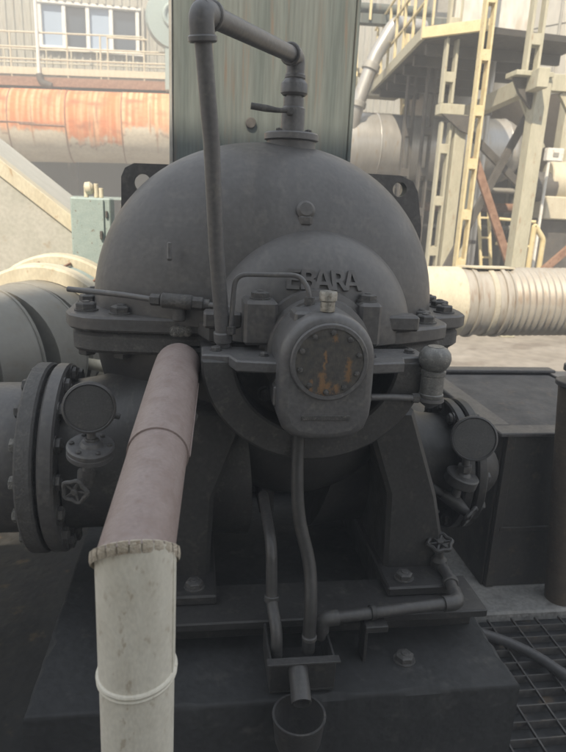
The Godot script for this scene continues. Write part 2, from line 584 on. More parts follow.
# rusted duct: the paint has gone from the crown down to a ragged line that differs from sheet to sheet
func make_duct_material() -> void:
	var W := 256
	var H := 1024
	var f := FastNoiseLite.new()
	f.seed = 77
	f.frequency = 1.0
	f.fractal_octaves = 4
	var rng := RandomNumberGenerator.new()
	rng.seed = 5
	var lim := []
	var tone := []
	for i in 24:
		lim.append(rng.randf_range(0.24, 0.36))
		tone.append(rng.randf_range(0.0, 1.0))
	var bytes := PackedByteArray()
	bytes.resize(W * H * 3)
	for y in H:
		var v := y / float(H)
		var sheet := int(v * 24.0)
		for x in W:
			var u := x / float(W)
			var top := minf(u, 1.0 - u)
			var streak := f.get_noise_2d(v * 230.0, top * 1.0)
			var blot := f.get_noise_2d(v * 34.0 + 90.0, top * 14.0)
			var fine := f.get_noise_2d(v * 300.0, top * 60.0 + 40.0)
			var edge: float = lim[sheet] + streak * 0.035 + blot * 0.03
			var c := Color(0.58, 0.53, 0.43).lerp(Color(0.48, 0.42, 0.33), clampf(blot + 0.5, 0, 1))
			var r := Color(0.58, 0.20, 0.075).lerp(Color(0.70, 0.46, 0.28), clampf(streak * 1.5 + 0.42 + (tone[sheet] - 0.5) * 0.7, 0, 1)).lerp(Color(0.36, 0.13, 0.06), clampf(blot * 1.4 - 0.1, 0, 1))
			c = c.lerp(r, clampf((edge - top) / 0.02, 0, 1))
			c = c.lerp(Color(0.30, 0.14, 0.07), clampf((streak - 0.42) * 6.0, 0, 0.8) * clampf((0.42 - top) * 8.0, 0, 1))
			c = c.lerp(Color(0.20, 0.11, 0.07), clampf(1.0 - absf(top - edge) / 0.006, 0, 1) * clampf(blot * 3.0 + 0.4, 0, 0.8))
			c = (c * (1.0 + fine * 0.18)).clamp().linear_to_srgb()
			var i := (y * W + x) * 3
			bytes[i] = int(c.r * 255.0)
			bytes[i + 1] = int(c.g * 255.0)
			bytes[i + 2] = int(c.b * 255.0)
	var m := StandardMaterial3D.new()
	m.albedo_texture = ImageTexture.create_from_image(Image.create_from_data(W, H, false, Image.FORMAT_RGB8, bytes))
	m.roughness = 0.85
	M.duct = m

# end cover of the bearing: dark paint with rust runs
func make_cover_material() -> void:
	var S := 256
	var f := FastNoiseLite.new()
	f.seed = 19
	f.frequency = 1.0
	f.fractal_octaves = 4
	var runs := [[0.40, 0.60, 0.98, 0.055], [0.48, 0.76, 0.98, 0.07], [0.78, 0.42, 0.80, 0.045], [0.43, 0.30, 0.62, 0.02], [0.56, 0.06, 0.22, 0.035], [0.25, 0.72, 0.95, 0.03], [0.62, 0.80, 0.97, 0.05]]
	var bytes := PackedByteArray()
	bytes.resize(S * S * 3)
	for y in S:
		for x in S:
			var u := x / float(S)
			var v := y / float(S)
			var n := f.get_noise_2d(u * 7.0, v * 7.0)
			var g := f.get_noise_2d(u * 40.0 + 50.0, v * 14.0)
			var c := Color(0.050, 0.050, 0.050).lerp(Color(0.085, 0.078, 0.070), clampf(n + 0.5, 0, 1))
			for q in runs:
				var a: float = clampf(1.2 - absf(u - q[0] + n * 0.03) / q[3] + g * 0.9, 0, 1) * clampf((v - q[1] + n * 0.06) / 0.05, 0, 1) * clampf((q[2] - v + g * 0.05) / 0.05, 0, 1)
				c = c.lerp(Color(0.27, 0.155, 0.06).lerp(Color(0.16, 0.085, 0.045), clampf(g + 0.4, 0, 1)), a * 0.85)
			c = (c * (1.0 + g * 0.2)).clamp().linear_to_srgb()
			var i := (y * S + x) * 3
			bytes[i] = int(c.r * 255.0)
			bytes[i + 1] = int(c.g * 255.0)
			bytes[i + 2] = int(c.b * 255.0)
	var m := StandardMaterial3D.new()
	m.albedo_texture = ImageTexture.create_from_image(Image.create_from_data(S, S, false, Image.FORMAT_RGB8, bytes))
	m.roughness = 0.5
	M.cover = m

# ---------------------------------------------------------------- setting
func make_ground() -> void:
	var st := begin()
	quad(st, Vector3(-150, 0, 60), Vector3(150, 0, 60), Vector3(150, 0, -200), Vector3(-150, 0, -200), Vector3.UP)
	structure("ground", st.commit(), M.concrete)
	# dark, oily floor of the pump bay, a thin screed with an uneven edge
	st = begin()
	var rng := RandomNumberGenerator.new()
	rng.seed = 3
	var poly := PackedVector2Array()
	var corners := [Vector2(-2.6, -2.5), Vector2(2.6, -2.5), Vector2(2.6, 3.05), Vector2(1.9, 3.3), Vector2(-0.5, 3.1), Vector2(-2.6, 2.9)]
	for i in corners.size():
		var a: Vector2 = corners[i]
		var b: Vector2 = corners[(i + 1) % corners.size()]
		for k in 12:
			poly.append(a.lerp(b, k / 12.0) + Vector2(rng.randf_range(-0.02, 0.02), rng.randf_range(-0.02, 0.02)))
	add_prism(st, poly, -0.02, 0.006, 0.0)
	structure("pump_bay_floor", st.commit(), M.bay, Transform3D(Basis(Vector3.RIGHT, -PI / 2), Vector3.ZERO))
	# concrete pad under the dark box, with a kerb-high edge
	structure("concrete_pad", box(0.72, 0.05, 1.35, 0.008), M.kerb, at(1.50, 0.026, -2.715))

# unseen tall block added behind the viewpoint to put the pump in shadow
func make_shade_block() -> void:
	var c := thing("shade_block", "unseen tall grey block added to cast shadow over the pump", "building", Vector3(-1.2, 0, 4.5))
	box_part(c, "wall", Vector3(-3.9, 0, 3.0), Vector3(1.6, 10.0, 6.0), M.siding, 0.02)
	box_part(c, "roof", Vector3(-3.95, 10.001, 2.95), Vector3(1.65, 10.15, 6.05), M.dark_steel, 0.01)
	box_part(c, "door", Vector3(-2.2, 0, 2.93), Vector3(-1.2, 2.2, 2.999), M.teal, 0.01)

# ---------------------------------------------------------------- pump
const SX := 0.295      # shaft
const SY := 1.29

func arch(cx: float, cy: float, r: float, zc: float, upper: bool, n := 40, rx := 0.0, full := 2.0) -> PackedVector3Array:
	var p := PackedVector3Array()
	if rx == 0.0:
		rx = r
	for j in n + 1:
		var a := PI * j / n
		var e := 2.0 / full
		p.append(Vector3(cx + signf(cos(a)) * pow(absf(cos(a)), e) * rx, cy + pow(sin(a), e) * (r if upper else -r), zc))
	return p

func half_shell(cx: float, cy: float, prof: Array, upper: bool, squash := 1.0, full := 2.0) -> Mesh:
	var rings := []
	for p in prof:
		rings.append(arch(cx, cy, p.y * squash, p.x, upper, 64, p.y, full))
	var st := begin()
	add_loft(st, rings)
	return st.commit()

func make_pump() -> void:
	var pump := thing("water_pump", "large dark grey split-case water pump on the dark concrete plinth", "pump", Vector3(0.25, 0.6, -1.95))
	# --- casing, upper half
	var prof := []
	for i in 25:
		var a := -PI / 2 + PI * i / 24.0
		prof.append(Vector2(-2.00 + 0.36 * signf(sin(a)) * pow(absf(sin(a)), 0.95), maxf(0.001, 0.545 * pow(cos(a), 0.85))))
	var up := part(pump, "upper_casing", half_shell(0.222, SY + 0.03, prof, true, 0.945, 2.14), M.pump)
	part(up, "boss_lug", lathe([Vector2(0.026, -0.06), Vector2(0.026, 0.004), Vector2(0.018, 0.012)], 16), M.pump, along(Vector3(0.290, 1.640, -1.700), Vector3(0, 0.35, 1)))
	box_part(up, "lug_rib", Vector3(0.270, 1.595, -1.76), Vector3(0.310, 1.632, -1.682), M.pump, 0.010)
	part(up, "casting_mark", box(0.014, 0.05, 0.012, 0.004), M.pump, Transform3D(Basis(Vector3.RIGHT, -0.35), Vector3(-0.075, 1.52, -1.665)))
	# lower half
	var low := part(pump, "lower_casing", half_shell(0.222, SY - 0.03, prof, false, 1.02), M.pump_shade)
	# suction cover bulge in front of the volute
	var bp := [Vector2(-1.86, 0.312), Vector2(-1.78, 0.310), Vector2(-1.70, 0.300), Vector2(-1.655, 0.285), Vector2(-1.615, 0.262), Vector2(-1.58, 0.232), Vector2(-1.555, 0.200), Vector2(-1.535, 0.160), Vector2(-1.52, 0.10)]
	var bulge := part(pump, "suction_cover", half_shell(0.315, SY + 0.012, bp, true, 0.97), M.pump)
	var bp_low := []
	for q in bp:
		bp_low.append(Vector2(q.x - 0.02, q.y * 1.22))
	part(pump, "lower_suction_cover", half_shell(0.300, SY - 0.03, bp_low, false, 1.30), M.pump_shade)
	# raised letters cast on the bulge
	var font := SystemFont.new()
	font.font_names = PackedStringArray(["Droid Sans"])
	font.font_weight = 700
	var word := "EBARA"
	for i in word.length():
		var lx := 0.240 + i * 0.0385
		var ly := 1.468 - 0.10 * pow(lx - 0.315, 2)
		var d := Vector2(lx - 0.315, (ly - SY - 0.012) / 0.97)
		var z := -1.6
		var nr := Vector3(0, 0.6, 0.8)
		for k in bp.size() - 1:
			if d.length() <= bp[k].y and d.length() >= bp[k + 1].y:
				var t := inverse_lerp(bp[k].y, bp[k + 1].y, d.length())
				z = lerpf(bp[k].x, bp[k + 1].x, t)
				var dr: float = bp[k].y - bp[k + 1].y
				var dz: float = bp[k + 1].x - bp[k].x
				var rad := d.normalized()
				nr = Vector3(rad.x * dz, rad.y * dz, dr).normalized()
		var tm := TextMesh.new()
		tm.text = word[i]
		tm.font = font
		tm.font_size = 64
		tm.pixel_size = 0.062 / 64.0 / 0.72
		tm.depth = 0.011
		tm.curve_step = 2.0
		var xax := Vector3.UP.cross(nr).normalized()
		var yax := nr.cross(xax)
		part(bulge, "letter", tm, M.pump, Transform3D(Basis(xax * 0.92, yax * 0.86, nr), Vector3(lx, ly, z) + nr * 0.002))
	# --- split flange, upper and lower halves, outline in x and depth
	var outline := [Vector2(-0.375, 1.80), Vector2(-0.355, 1.745), Vector2(-0.31, 1.705), Vector2(-0.25, 1.692), Vector2(0.00, 1.672), Vector2(0.03, 1.585), Vector2(0.54, 1.570), Vector2(0.68, 1.640), Vector2(0.715, 1.665), Vector2(0.735, 1.71), Vector2(0.735, 1.80), Vector2(0.83, 1.835), Vector2(0.862, 1.87), Vector2(0.872, 1.93), Vector2(0.872, 2.20), Vector2(0.80, 2.42), Vector2(-0.32, 2.42), Vector2(-0.385, 2.30)]
	var flat := Transform3D(Basis(Vector3.RIGHT, PI / 2), Vector3.ZERO)  # (x, y, z) -> (x, -z, y)
	var ol := []
	for p in outline:
		ol.append(Vector2(p.x, -p.y))
	part(pump, "upper_flange", prism(ol, -(SY + 0.046), -(SY + 0.003), 0.006), M.pump, flat)
	var rng := RandomNumberGenerator.new()
	rng.seed = 12
	var ol2 := []
	for i in ol.size():
		ol2.append(ol[i] + Vector2(0.012 if ol[i].x < 0.2 else -0.014, 0.012 if ol[i].y < -2.0 else -0.010) + Vector2(rng.randf_range(-0.004, 0.004), rng.randf_range(-0.004, 0.004)))
	part(pump, "lower_flange", prism(ol2, -(SY - 0.003), -(SY - 0.062), 0.010), M.pump_rough, flat)
	var og := []
	for i in ol.size():
		og.append(ol[i] + Vector2(0.022 if ol[i].x < 0.2 else -0.022, -0.018 if ol[i].y > -2.0 else 0.02))
	part(pump, "gasket", prism(og, -(SY + 0.0035), -(SY - 0.0035), 0.0), M.gasket, flat)
	# bolts on the flange
	var up_bolts := [Vector2(-0.318, 1.80), Vector2(-0.215, 1.755), Vector2(-0.09, 1.735), Vector2(0.575, 1.66), Vector2(0.665, 1.705), Vector2(0.68, 1.785), Vector2(0.80, 1.895), Vector2(0.825, 2.00), Vector2(0.83, 2.12), Vector2(0.82, 2.25), Vector2(-0.335, 1.95), Vector2(-0.345, 2.10), Vector2(-0.335, 2.25), Vector2(-0.20, 2.37), Vector2(0.10, 2.38), Vector2(0.45, 2.38), Vector2(0.70, 2.36)]
	for b in up_bolts:
		bolt(pump, Vector3(b.x, SY + 0.046, -b.y), Vector3.UP, 0.058, M.bolt)
		bolt(pump, Vector3(b.x, SY - 0.062, -b.y), Vector3.DOWN, 0.054, M.bolt, "nut")
	for b in [Vector2(-0.062, 1.672), Vector2(-0.030, 1.670), Vector2(-0.046, 1.668)]:
		bolt(pump, Vector3(b.x, SY + 0.014 + 0.3 * (1.67 - b.y), -b.y), Vector3(0.1, 0.1, 1), 0.026, M.dusty_nut, "dusty_nut")
	bolt(pump, Vector3(0.035, SY + 0.046, -1.615), Vector3.UP, 0.036, M.dusty_nut, "dusty_nut")
	# --- lifting plates with holes, left and right behind the dome
	part(pump, "lifting_plate", plate_with_hole([Vector2(-0.245, 1.50), Vector2(-0.240, 1.715), Vector2(-0.228, 1.742), Vector2(-0.200, 1.757), Vector2(0.02, 1.760), Vector2(0.02, 1.50)], Vector2(-0.176, 1.700), 0.027, -2.10, -2.055), M.pump)
	part(pump, "lifting_plate", plate_with_hole([Vector2(0.46, 1.50), Vector2(0.46, 1.764), Vector2(0.665, 1.762), Vector2(0.708, 1.745), Vector2(0.728, 1.712), Vector2(0.752, 1.60), Vector2(0.755, 1.50)], Vector2(0.664, 1.718), 0.024, -2.10, -2.055), M.pump)
	# --- vent boss on the crown
	var boss := part(pump, "vent_boss", lathe([Vector2(0.092, 1.76), Vector2(0.080, 1.80), Vector2(0.074, 1.815), Vector2(0.074, 1.838)], 32), M.pump, at(0.280, 0, -1.97))
	part(boss, "vent_flange", lathe([Vector2(0.074, 1.8385), Vector2(0.083, 1.842), Vector2(0.083, 1.858), Vector2(0.079, 1.862), Vector2(0.030, 1.862)], 32), M.pump_smooth, at(0.280, 0, -1.97))
	for k in 4:
		var a := PI / 4 + TAU * k / 4
		bolt(boss, Vector3(0.280 + cos(a) * 0.062, 1.861, -1.97 + sin(a) * 0.062), Vector3.UP, 0.022, M.bolt)
	# --- seal chamber between bulge and bearing
	var seal := part(pump, "seal_chamber", lathe([Vector2(0.150, 0.0), Vector2(0.150, 0.070), Vector2(0.135, 0.076), Vector2(0.132, 0.105), Vector2(0.118, 0.112), Vector2(0.114, 0.16), Vector2(0.060, 0.165)], 40), M.pump, along(Vector3(0.305, SY + 0.01, -1.575), Vector3(0, 0, 1)))
	for q in [[0.113, 0.197], [0.405, 0.463]]:
		var blk := box_part(pump, "seal_block", Vector3(q[0], SY + 0.02, -1.59), Vector3(q[1], SY + 0.132, -1.48), M.pump, 0.008)
		bolt(blk, Vector3((q[0] + q[1]) * 0.5, SY + 0.132, -1.525), Vector3.UP, 0.046, M.bolt)
	for q in [0.065, 0.545]:
		box_part(pump, "seal_step", Vector3(q - 0.05, SY + 0.046, -1.62), Vector3(q + 0.05, SY + 0.088, -1.56), M.pump, 0.006)
	for k in 6:
		var a := TAU * (k + 0.5) / 6
		bolt(seal, Vector3(0.305 + cos(a) * 0.105, SY + 0.01 + sin(a) * 0.105, -1.468), Vector3(0, 0, 1), 0.030, M.bolt)
	# --- bearing bracket: half bowl under the shaft
	var bowl := []
	for j in 29:
		var a := -PI * j / 28.0
		bowl.append(Vector2(SX + cos(a) * 0.287, SY - 0.006 + sin(a) * 0.265))
	for j in 29:
		var a := -PI + PI * j / 28.0
		bowl.append(Vector2(SX + cos(a) * 0.205, SY - 0.006 + sin(a) * 0.19))
	var yoke := part(pump, "bearing_bracket", prism(bowl, -1.66, -1.435, 0.006), M.pump_half_shade)
	var web := []
	for j in 29:
		var a := -PI * j / 28.0
		web.append(Vector2(SX + cos(a) * 0.206, SY - 0.010 + sin(a) * 0.192))
	part(yoke, "web_plate", prism(web, -1.60, -1.545, 0.0), M.pump_shade)
	for q in [[-0.160, -0.052], [-0.115, -0.125], [0.115, -0.125], [0.160, -0.052], [0.0, -0.168]]:
		bolt(yoke, Vector3(SX + q[0], SY + q[1], -1.545), Vector3(0, 0, 1), 0.038, M.bolt)
	# arms that carry the bearing housing
	for s in [-1, 1]:
		var arm := [Vector2(SX + s * 0.085, 1.365), Vector2(SX + s * 0.205, 1.385), Vector2(SX + s * 0.220, 1.435), Vector2(SX + s * 0.285, 1.445), Vector2(SX + s * 0.285, 1.53), Vector2(SX + s * 0.085, 1.53)]
		var a2 := []
		for p in arm:
			a2.append(Vector2(p.x, -p.y))
		var am := part(yoke, "bracket_arm", prism(a2, -(SY + 0.006), -(SY - 0.022), 0.004), M.pump_smooth, flat)
		bolt(am, Vector3(SX + s * 0.135, SY + 0.006, -1.435), Vector3.UP, 0.022, M.bolt)
		bolt(am, Vector3(SX + s * 0.25, SY + 0.006, -1.485), Vector3.UP, 0.026, M.bolt)
	# --- bearing housing
	var hz := [[-1.56, 0.104], [-1.50, 0.104], [-1.49, 0.112], [-1.335, 0.112], [-1.320, 0.108], [-1.312, 0.100], [-1.310, 0.090]]
	var rings := []
	for q in hz:
		var r: float = q[1]
		var p := PackedVector3Array()
		for j in 33:
			var a := PI * j / 32.0
			p.append(Vector3(SX + cos(a) * r, SY + 0.022 + sin(a) * r * 1.0, q[0]))
		for k in [[-1.0, -0.085], [-0.98, -0.110], [-0.88, -0.142], [-0.68, -0.160], [-0.35, -0.168], [0.0, -0.170], [0.35, -0.168], [0.68, -0.160], [0.88, -0.142], [0.98, -0.110], [1.0, -0.085]]:
			p.append(Vector3(SX + k[0] * r, SY + k[1] * (0.4 + 0.6 * r / 0.112), q[0]))
		rings.append(p)
	var st := begin()
	add_loft(st, rings)
	var bh := part(pump, "bearing_housing", st.commit(), M.pump_smooth)
	part(bh, "housing_rim", washer(0.090, 0.079, 0.010, 48, 0.003), M.pump_smooth, along(Vector3(SX, SY + 0.024, -1.306), Vector3(0, 0, 1)))
	st = begin()
	var disc := ring_at(Vector3(SX, SY + 0.024, -1.303), Vector3.RIGHT, Vector3.UP, 0.0795, 48)
	for j in 48:
		for p in [Vector3(SX, SY + 0.024, -1.301), disc[(j + 1) % 48], disc[j]]:
			st.set_normal(Vector3(0, 0, 1))
			st.set_uv(Vector2((p.x - SX) / 0.159 + 0.5, 0.5 - (p.y - SY - 0.024) / 0.159))
			st.add_vertex(p)
	var cover := part(bh, "end_cover", st.commit(), M.cover)
	cover.set_meta("label", "round end cover with orange rust runs")
	for k in 10:
		var a := TAU * (k + 0.4) / 10
		bolt(bh, Vector3(SX + cos(a) * 0.069, SY + 0.024 + sin(a) * 0.069, -1.302), Vector3(0, 0, 1), 0.012, M.bolt, "cover_bolt")
	part(bh, "name_plate", box(0.115, 0.012, 0.004, 0.001), M.bolt, at(SX, SY - 0.110, -1.309))
	box_part(bh, "top_pad", Vector3(SX - 0.075, SY + 0.088, -1.44), Vector3(SX - 0.030, SY + 0.128, -1.36), M.pump_smooth, 0.006)
	for s in [-1, 1]:
		box_part(bh, "side_wing", Vector3(SX + s * 0.105 - 0.012, SY - 0.10, -1.40), Vector3(SX + s * 0.105 + 0.012, SY - 0.05, -1.36), M.pump_smooth, 0.004)
	var br := part(bh, "breather_cap", lathe([Vector2(0.017, 0.012), Vector2(0.0165, 0.034), Vector2(0.0205, 0.037), Vector2(0.0205, 0.054), Vector2(0.019, 0.057)], 24), M.cap, at(SX - 0.004, SY + 0.122, -1.345))
	part(br, "cap_base", lathe([Vector2(0.024, 0.0), Vector2(0.024, 0.010), Vector2(0.020, 0.0135)], 24), M.pump_smooth, at(SX - 0.004, SY + 0.118, -1.345))
	# shaft stub between seal and housing
	part(pump, "shaft", cyl(0.045, 0.20, 24), M.bolt, along(Vector3(SX, SY, -1.48), Vector3(0, 0, 1)))
	# --- nozzles
	var sn := part(pump, "suction_nozzle", tube([Vector3(0.10, 0.93, -1.90), Vector3(-0.10, 0.91, -1.87), Vector3(-0.26, 0.895, -1.82), Vector3(-0.40, 0.89, -1.80)], [0.34, 0.29, 0.235, 0.222], 40), M.pump_half_shade)
	var sf := flange(sn, "nozzle_flange", Vector3(-0.395, 0.885, -1.80), Vector3.RIGHT, 0.283, 0.20, 0.042, M.pump)
	for k in 16:
		var a := TAU * (k + 0.3) / 16
		bolt(sf, Vector3(-0.374, 0.885 + sin(a) * 0.252, -1.80 + cos(a) * 0.252), Vector3.RIGHT, 0.044, M.bolt)
	var dn := part(pump, "discharge_nozzle", tube([Vector3(0.45, 0.85, -1.98), Vector3(0.62, 0.81, -1.96), Vector3(0.76, 0.785, -1.95), Vector3(0.90, 0.78, -1.95)], [0.30, 0.225, 0.180, 0.172], 40), M.pump_shade)
	var df := flange(dn, "nozzle_flange", Vector3(0.885, 0.78, -1.95), Vector3.RIGHT, 0.232, 0.15, 0.036, M.pump_shade)
	for k in 12:
		var a := TAU * (k + 0.3) / 12
		bolt(df, Vector3(0.867, 0.78 + sin(a) * 0.205, -1.95 + cos(a) * 0.205), Vector3.LEFT, 0.040, M.bolt)
	# --- feet
	for s in [-1, 1]:
		var pts := []
		for p in [Vector2(-0.145, 1.12), Vector2(-0.178, 1.06), Vector2(-0.248, 0.865), Vector2(-0.258, 0.615), Vector2(-0.425, 0.615), Vector2(-0.425, 0.74), Vector2(-0.395, 0.86), Vector2(-0.30, 1.12)]:
			pts.append(Vector2(SX - s * p.x, p.y))
		var foot := part(pump, "foot", prism(pts, -2.35, -1.53, 0.012), M.pump_shade)
		box_part(foot, "foot_plate", Vector3(SX + s * 0.34 - 0.10, 0.601, -2.40), Vector3(SX + s * 0.34 + 0.10, 0.630, -1.43), M.pump_shade, 0.005)
		for z in [-1.475, -2.36]:
			bolt(foot, Vector3(SX + s * 0.30, 0.630, z), Vector3.UP, 0.048, M.bolt)
	# belly rib below the lower casing
	part(low, "casing_rib", prism([Vector2(0.20, 0.80), Vector2(0.245, 0.80), Vector2(0.245, 0.70), Vector2(0.20, 0.70)], -2.2, -1.75, 0.005), M.pump_shade)

# ---------------------------------------------------------------- pipes and fittings on the pump
func elbow_fitting(parent: Node3D, a: Vector3, corner: Vector3, b: Vector3, r: float, reach: float, mat: Material) -> void:
	var p0 := corner + (a - corner).normalized() * reach
	var p1 := corner + (b - corner).normalized() * reach
	var path := rounded([p0, corner, p1], reach * 0.8, 8)
	var e := part(parent, "elbow", tube(path, r, 18), mat)
	for q in [[p0, p0 - corner], [p1, p1 - corner]]:
		part(e, "elbow_collar", cyl(r * 1.14, 0.014, 20, 0.003), mat, along(q[0], q[1]))

func hand_wheel(parent: Node3D, pos: Vector3, axis: Vector3, R: float, mat: Material, lobes := 5) -> MeshInstance3D:
	var xf := along(pos, axis)
	var w := part(parent, "hand_wheel", torus(R, R * 0.20, 40, 8, R * 0.10, lobes), mat, xf)
	for k in lobes:
		var a := TAU * k / lobes
		var d := xf.basis * Vector3(cos(a), 0, sin(a))
		bar_part(w, "spoke", pos + d * R * 0.15, pos + d * R * 1.02, R * 0.2, R * 0.16, mat, 0.001)
	part(w, "hub", cyl(R * 0.30, R * 0.5, 14, 0.002), mat, xf)
	return w

func make_pump_pipes() -> void:
	# bedplate under the feet
	var bed := thing("bedplate", "dark steel bedplate frame between the pump feet and the plinth", "bedplate", Vector3(0.25, 0.5, -1.9))
	box_part(bed, "front_flange", Vector3(-0.24, 0.576, -1.52), Vector3(0.80, 0.601, -1.355), M.pump_shade, 0.004)
	box_part(bed, "front_web", Vector3(-0.23, 0.5, -1.44), Vector3(0.79, 0.577, -1.425), M.pump_shade, 0.002)
	for x in [-0.05, 0.64]:
		box_part(bed, "side_rail", Vector3(x - 0.09, 0.5, -2.44), Vector3(x + 0.09, 0.6, -1.521), M.pump_shade, 0.004)
	box_part(bed, "rear_rail", Vector3(0.041, 0.5, -2.44), Vector3(0.549, 0.598, -2.30), M.pump_shade, 0.004)
	# concrete plinth with chipped edges
	var pl := thing("plinth", "dark painted concrete plinth carrying the pump", "plinth", Vector3(0.214, 0, -1.85))
	part(pl, "block", worn_block(Vector3(-0.39, 0.002, -2.62), Vector3(0.822, 0.5, -1.19)), M.plinth)
	part(pl, "anchor_stub", bolt_mesh(0.05), M.bolt, along(Vector3(0.55, 0.5, -1.30), Vector3.UP))
	# --- vent pipe from the crown over to the bearing bracket
	var v := thing("vent_pipe", "grey goose-neck vent pipe rising from the crown of the pump", "pipe", Vector3(0.282, 1.862, -1.97))
	var A := Vector3(0.282, 1.862, -1.97)
	var B := Vector3(0.284, 2.075, -1.97)
	var Cc := Vector3(0.002, 2.022, -1.40)
	var D := Vector3(0.066, 1.300, -1.52)
	part(v, "riser", cyl(0.023, 0.20, 20), M.pump_smooth, along(A + Vector3(0, 0.10, 0), Vector3.UP))
	part(v, "reducer", lathe([Vector2(0.036, 0.0), Vector2(0.036, 0.07), Vector2(0.031, 0.075), Vector2(0.031, 0.10)], 20), M.pump_smooth, Transform3D(Basis.IDENTITY, A))
	part(v, "union_nut", lathe([Vector2(0.034, -0.022), Vector2(0.041, -0.016), Vector2(0.041, 0.010), Vector2(0.034, 0.018), Vector2(0.028, 0.026)], 12), M.pump_smooth, Transform3D(Basis.IDENTITY, A + Vector3(0, 0.128, 0)))
	part(v, "cross_run", tube([B, Cc], 0.0225, 20), M.pump_smooth)
	part(v, "down_leg", tube([Cc, Cc.lerp(D, 0.34) + Vector3(0.004, 0, 0), Cc.lerp(D, 0.68) + Vector3(-0.002, 0, 0), D], 0.0185, 20), M.pump_smooth)
	elbow_fitting(v, A, B, Cc, 0.0275, 0.055, M.pump_smooth)
	elbow_fitting(v, B, Cc, D, 0.0265, 0.050, M.pump_smooth)
	part(v, "coupling", cyl(0.0235, 0.030, 18), M.pump_smooth, along(D.lerp(Cc, 0.035), Cc - D))
	var lev := part(v, "lever", tube([Vector3(0.268, 1.919, -1.925), Vector3(0.225, 1.919, -1.925), Vector3(0.195, 1.922, -1.925), Vector3(0.150, 1.926, -1.925)], [0.006, 0.0075, 0.010, 0.0095], 10), M.pump_rough)
	lev.set_meta("label", "ball valve lever pointing left")
	part(lev, "lever_pivot", cyl(0.012, 0.03, 12), M.pump_rough, along(Vector3(0.268, 1.919, -1.93), Vector3(0, 0, 1)))
	# --- thin flush tube looping to the seal
	var ft := thing("flush_tube", "thin bent metal tube looping over the seal chamber", "tube", Vector3(0.084, 1.38, -1.52))
	part(ft, "bent_tube", tube(rounded([Vector3(0.080, 1.335, -1.50), Vector3(0.090, 1.485, -1.49), Vector3(0.246, 1.489, -1.47), Vector3(0.266, 1.455, -1.45), Vector3(0.268, 1.42, -1.45)], 0.03), 0.0062, 10), M.pump_smooth)
	part(ft, "tube_nut", cyl(0.013, 0.02, 6, 0.001), M.bolt, along(Vector3(0.268, 1.43, -1.45), Vector3.UP))
	part(ft, "tube_nut", cyl(0.013, 0.02, 6, 0.001), M.bolt, along(Vector3(0.081, 1.345, -1.50), Vector3.UP))
	# --- flush line with fittings lying over the left flange
	var fl := thing("flush_line", "grey flush line with hexagonal fittings lying over the left flange", "pipe", Vector3(-0.05, 1.336, -1.66))
	part(fl, "thin_rod", tube([Vector3(-0.365, 1.395, -1.80), Vector3(-0.20, 1.397, -1.70), Vector3(-0.115, 1.393, -1.655)], 0.008, 10), M.pump_smooth)
	part(fl, "flare_nut", cyl(0.016, 0.028, 6, 0.002), M.bolt, along(Vector3(-0.112, 1.393, -1.653), Vector3(1, -0.03, 0.2)))
	part(fl, "tee_body", cyl(0.0205, 0.085, 18, 0.004), M.pump_rough, along(Vector3(-0.055, 1.391, -1.645), Vector3(1, -0.04, 0.12)))
	part(fl, "tee_stem", cyl(0.018, 0.05, 16, 0.003), M.pump_rough, along(Vector3(-0.05, 1.362, -1.655), Vector3.UP))
	part(fl, "flare_nut", cyl(0.018, 0.03, 6, 0.002), M.bolt, along(Vector3(0.000, 1.388, -1.637), Vector3(1, -0.05, 0.12)))
	part(fl, "ring_nut", cyl(0.014, 0.018, 12, 0.002), M.bolt, along(Vector3(0.023, 1.387, -1.634), Vector3(1, -0.05, 0.12)))
	part(fl, "thin_rod", tube([Vector3(0.01, 1.387, -1.635), Vector3(0.10, 1.383, -1.60), Vector3(0.13, 1.38, -1.575)], 0.0085, 10), M.pump_smooth)
	# --- constant level oiler at the right of the bearing
	var oi := thing("oiler", "grey bulb-shaped oiler on a thin arm right of the bearing housing", "oiler", Vector3(0.588, 1.19, -1.42))
	part(oi, "bulb", lathe([Vector2(0.014, 0.0), Vector2(0.030, 0.004), Vector2(0.038, 0.016), Vector2(0.041, 0.030), Vector2(0.038, 0.045), Vector2(0.029, 0.056), Vector2(0.021, 0.059), Vector2(0.020, 0.061), Vector2(0.006, 0.0615)], 32), M.oiler, at(0.590, 1.268, -1.42))
	part(oi, "neck", lathe([Vector2(0.029, 0.0), Vector2(0.031, 0.004), Vector2(0.031, 0.010), Vector2(0.029, 0.012), Vector2(0.029, 0.058), Vector2(0.031, 0.060), Vector2(0.031, 0.070), Vector2(0.024, 0.074)], 32), M.oiler, at(0.590, 1.196, -1.42))
	part(oi, "cup_base", lathe([Vector2(0.010, -0.02), Vector2(0.022, -0.012), Vector2(0.034, -0.002), Vector2(0.034, 0.006)], 28), M.pump_smooth, at(0.590, 1.190, -1.42))
	part(oi, "arm", tube([Vector3(0.39, 1.205, -1.39), Vector3(0.48, 1.202, -1.40), Vector3(0.575, 1.192, -1.42)], 0.0085, 12), M.pump_smooth)
	part(oi, "arm_nut", cyl(0.014, 0.018, 6, 0.001), M.bolt, along(Vector3(0.415, 1.204, -1.393), Vector3.RIGHT))
	part(oi, "arm_nut", cyl(0.013, 0.02, 6, 0.001), M.bolt, along(Vector3(0.548, 1.195, -1.415), Vector3.RIGHT))
	# --- suction pipe and its flange on the left
	var sp := thing("suction_pipe", "dark grey bolted suction pipe entering from the left edge", "pipe", Vector3(-1.2, 0.65, -1.80))
	part(sp, "pipe_run", tube([Vector3(-2.4, 0.885, -1.80), Vector3(-1.4, 0.885, -1.80), Vector3(-0.44, 0.885, -1.80)], 0.224, 44), M.pump)
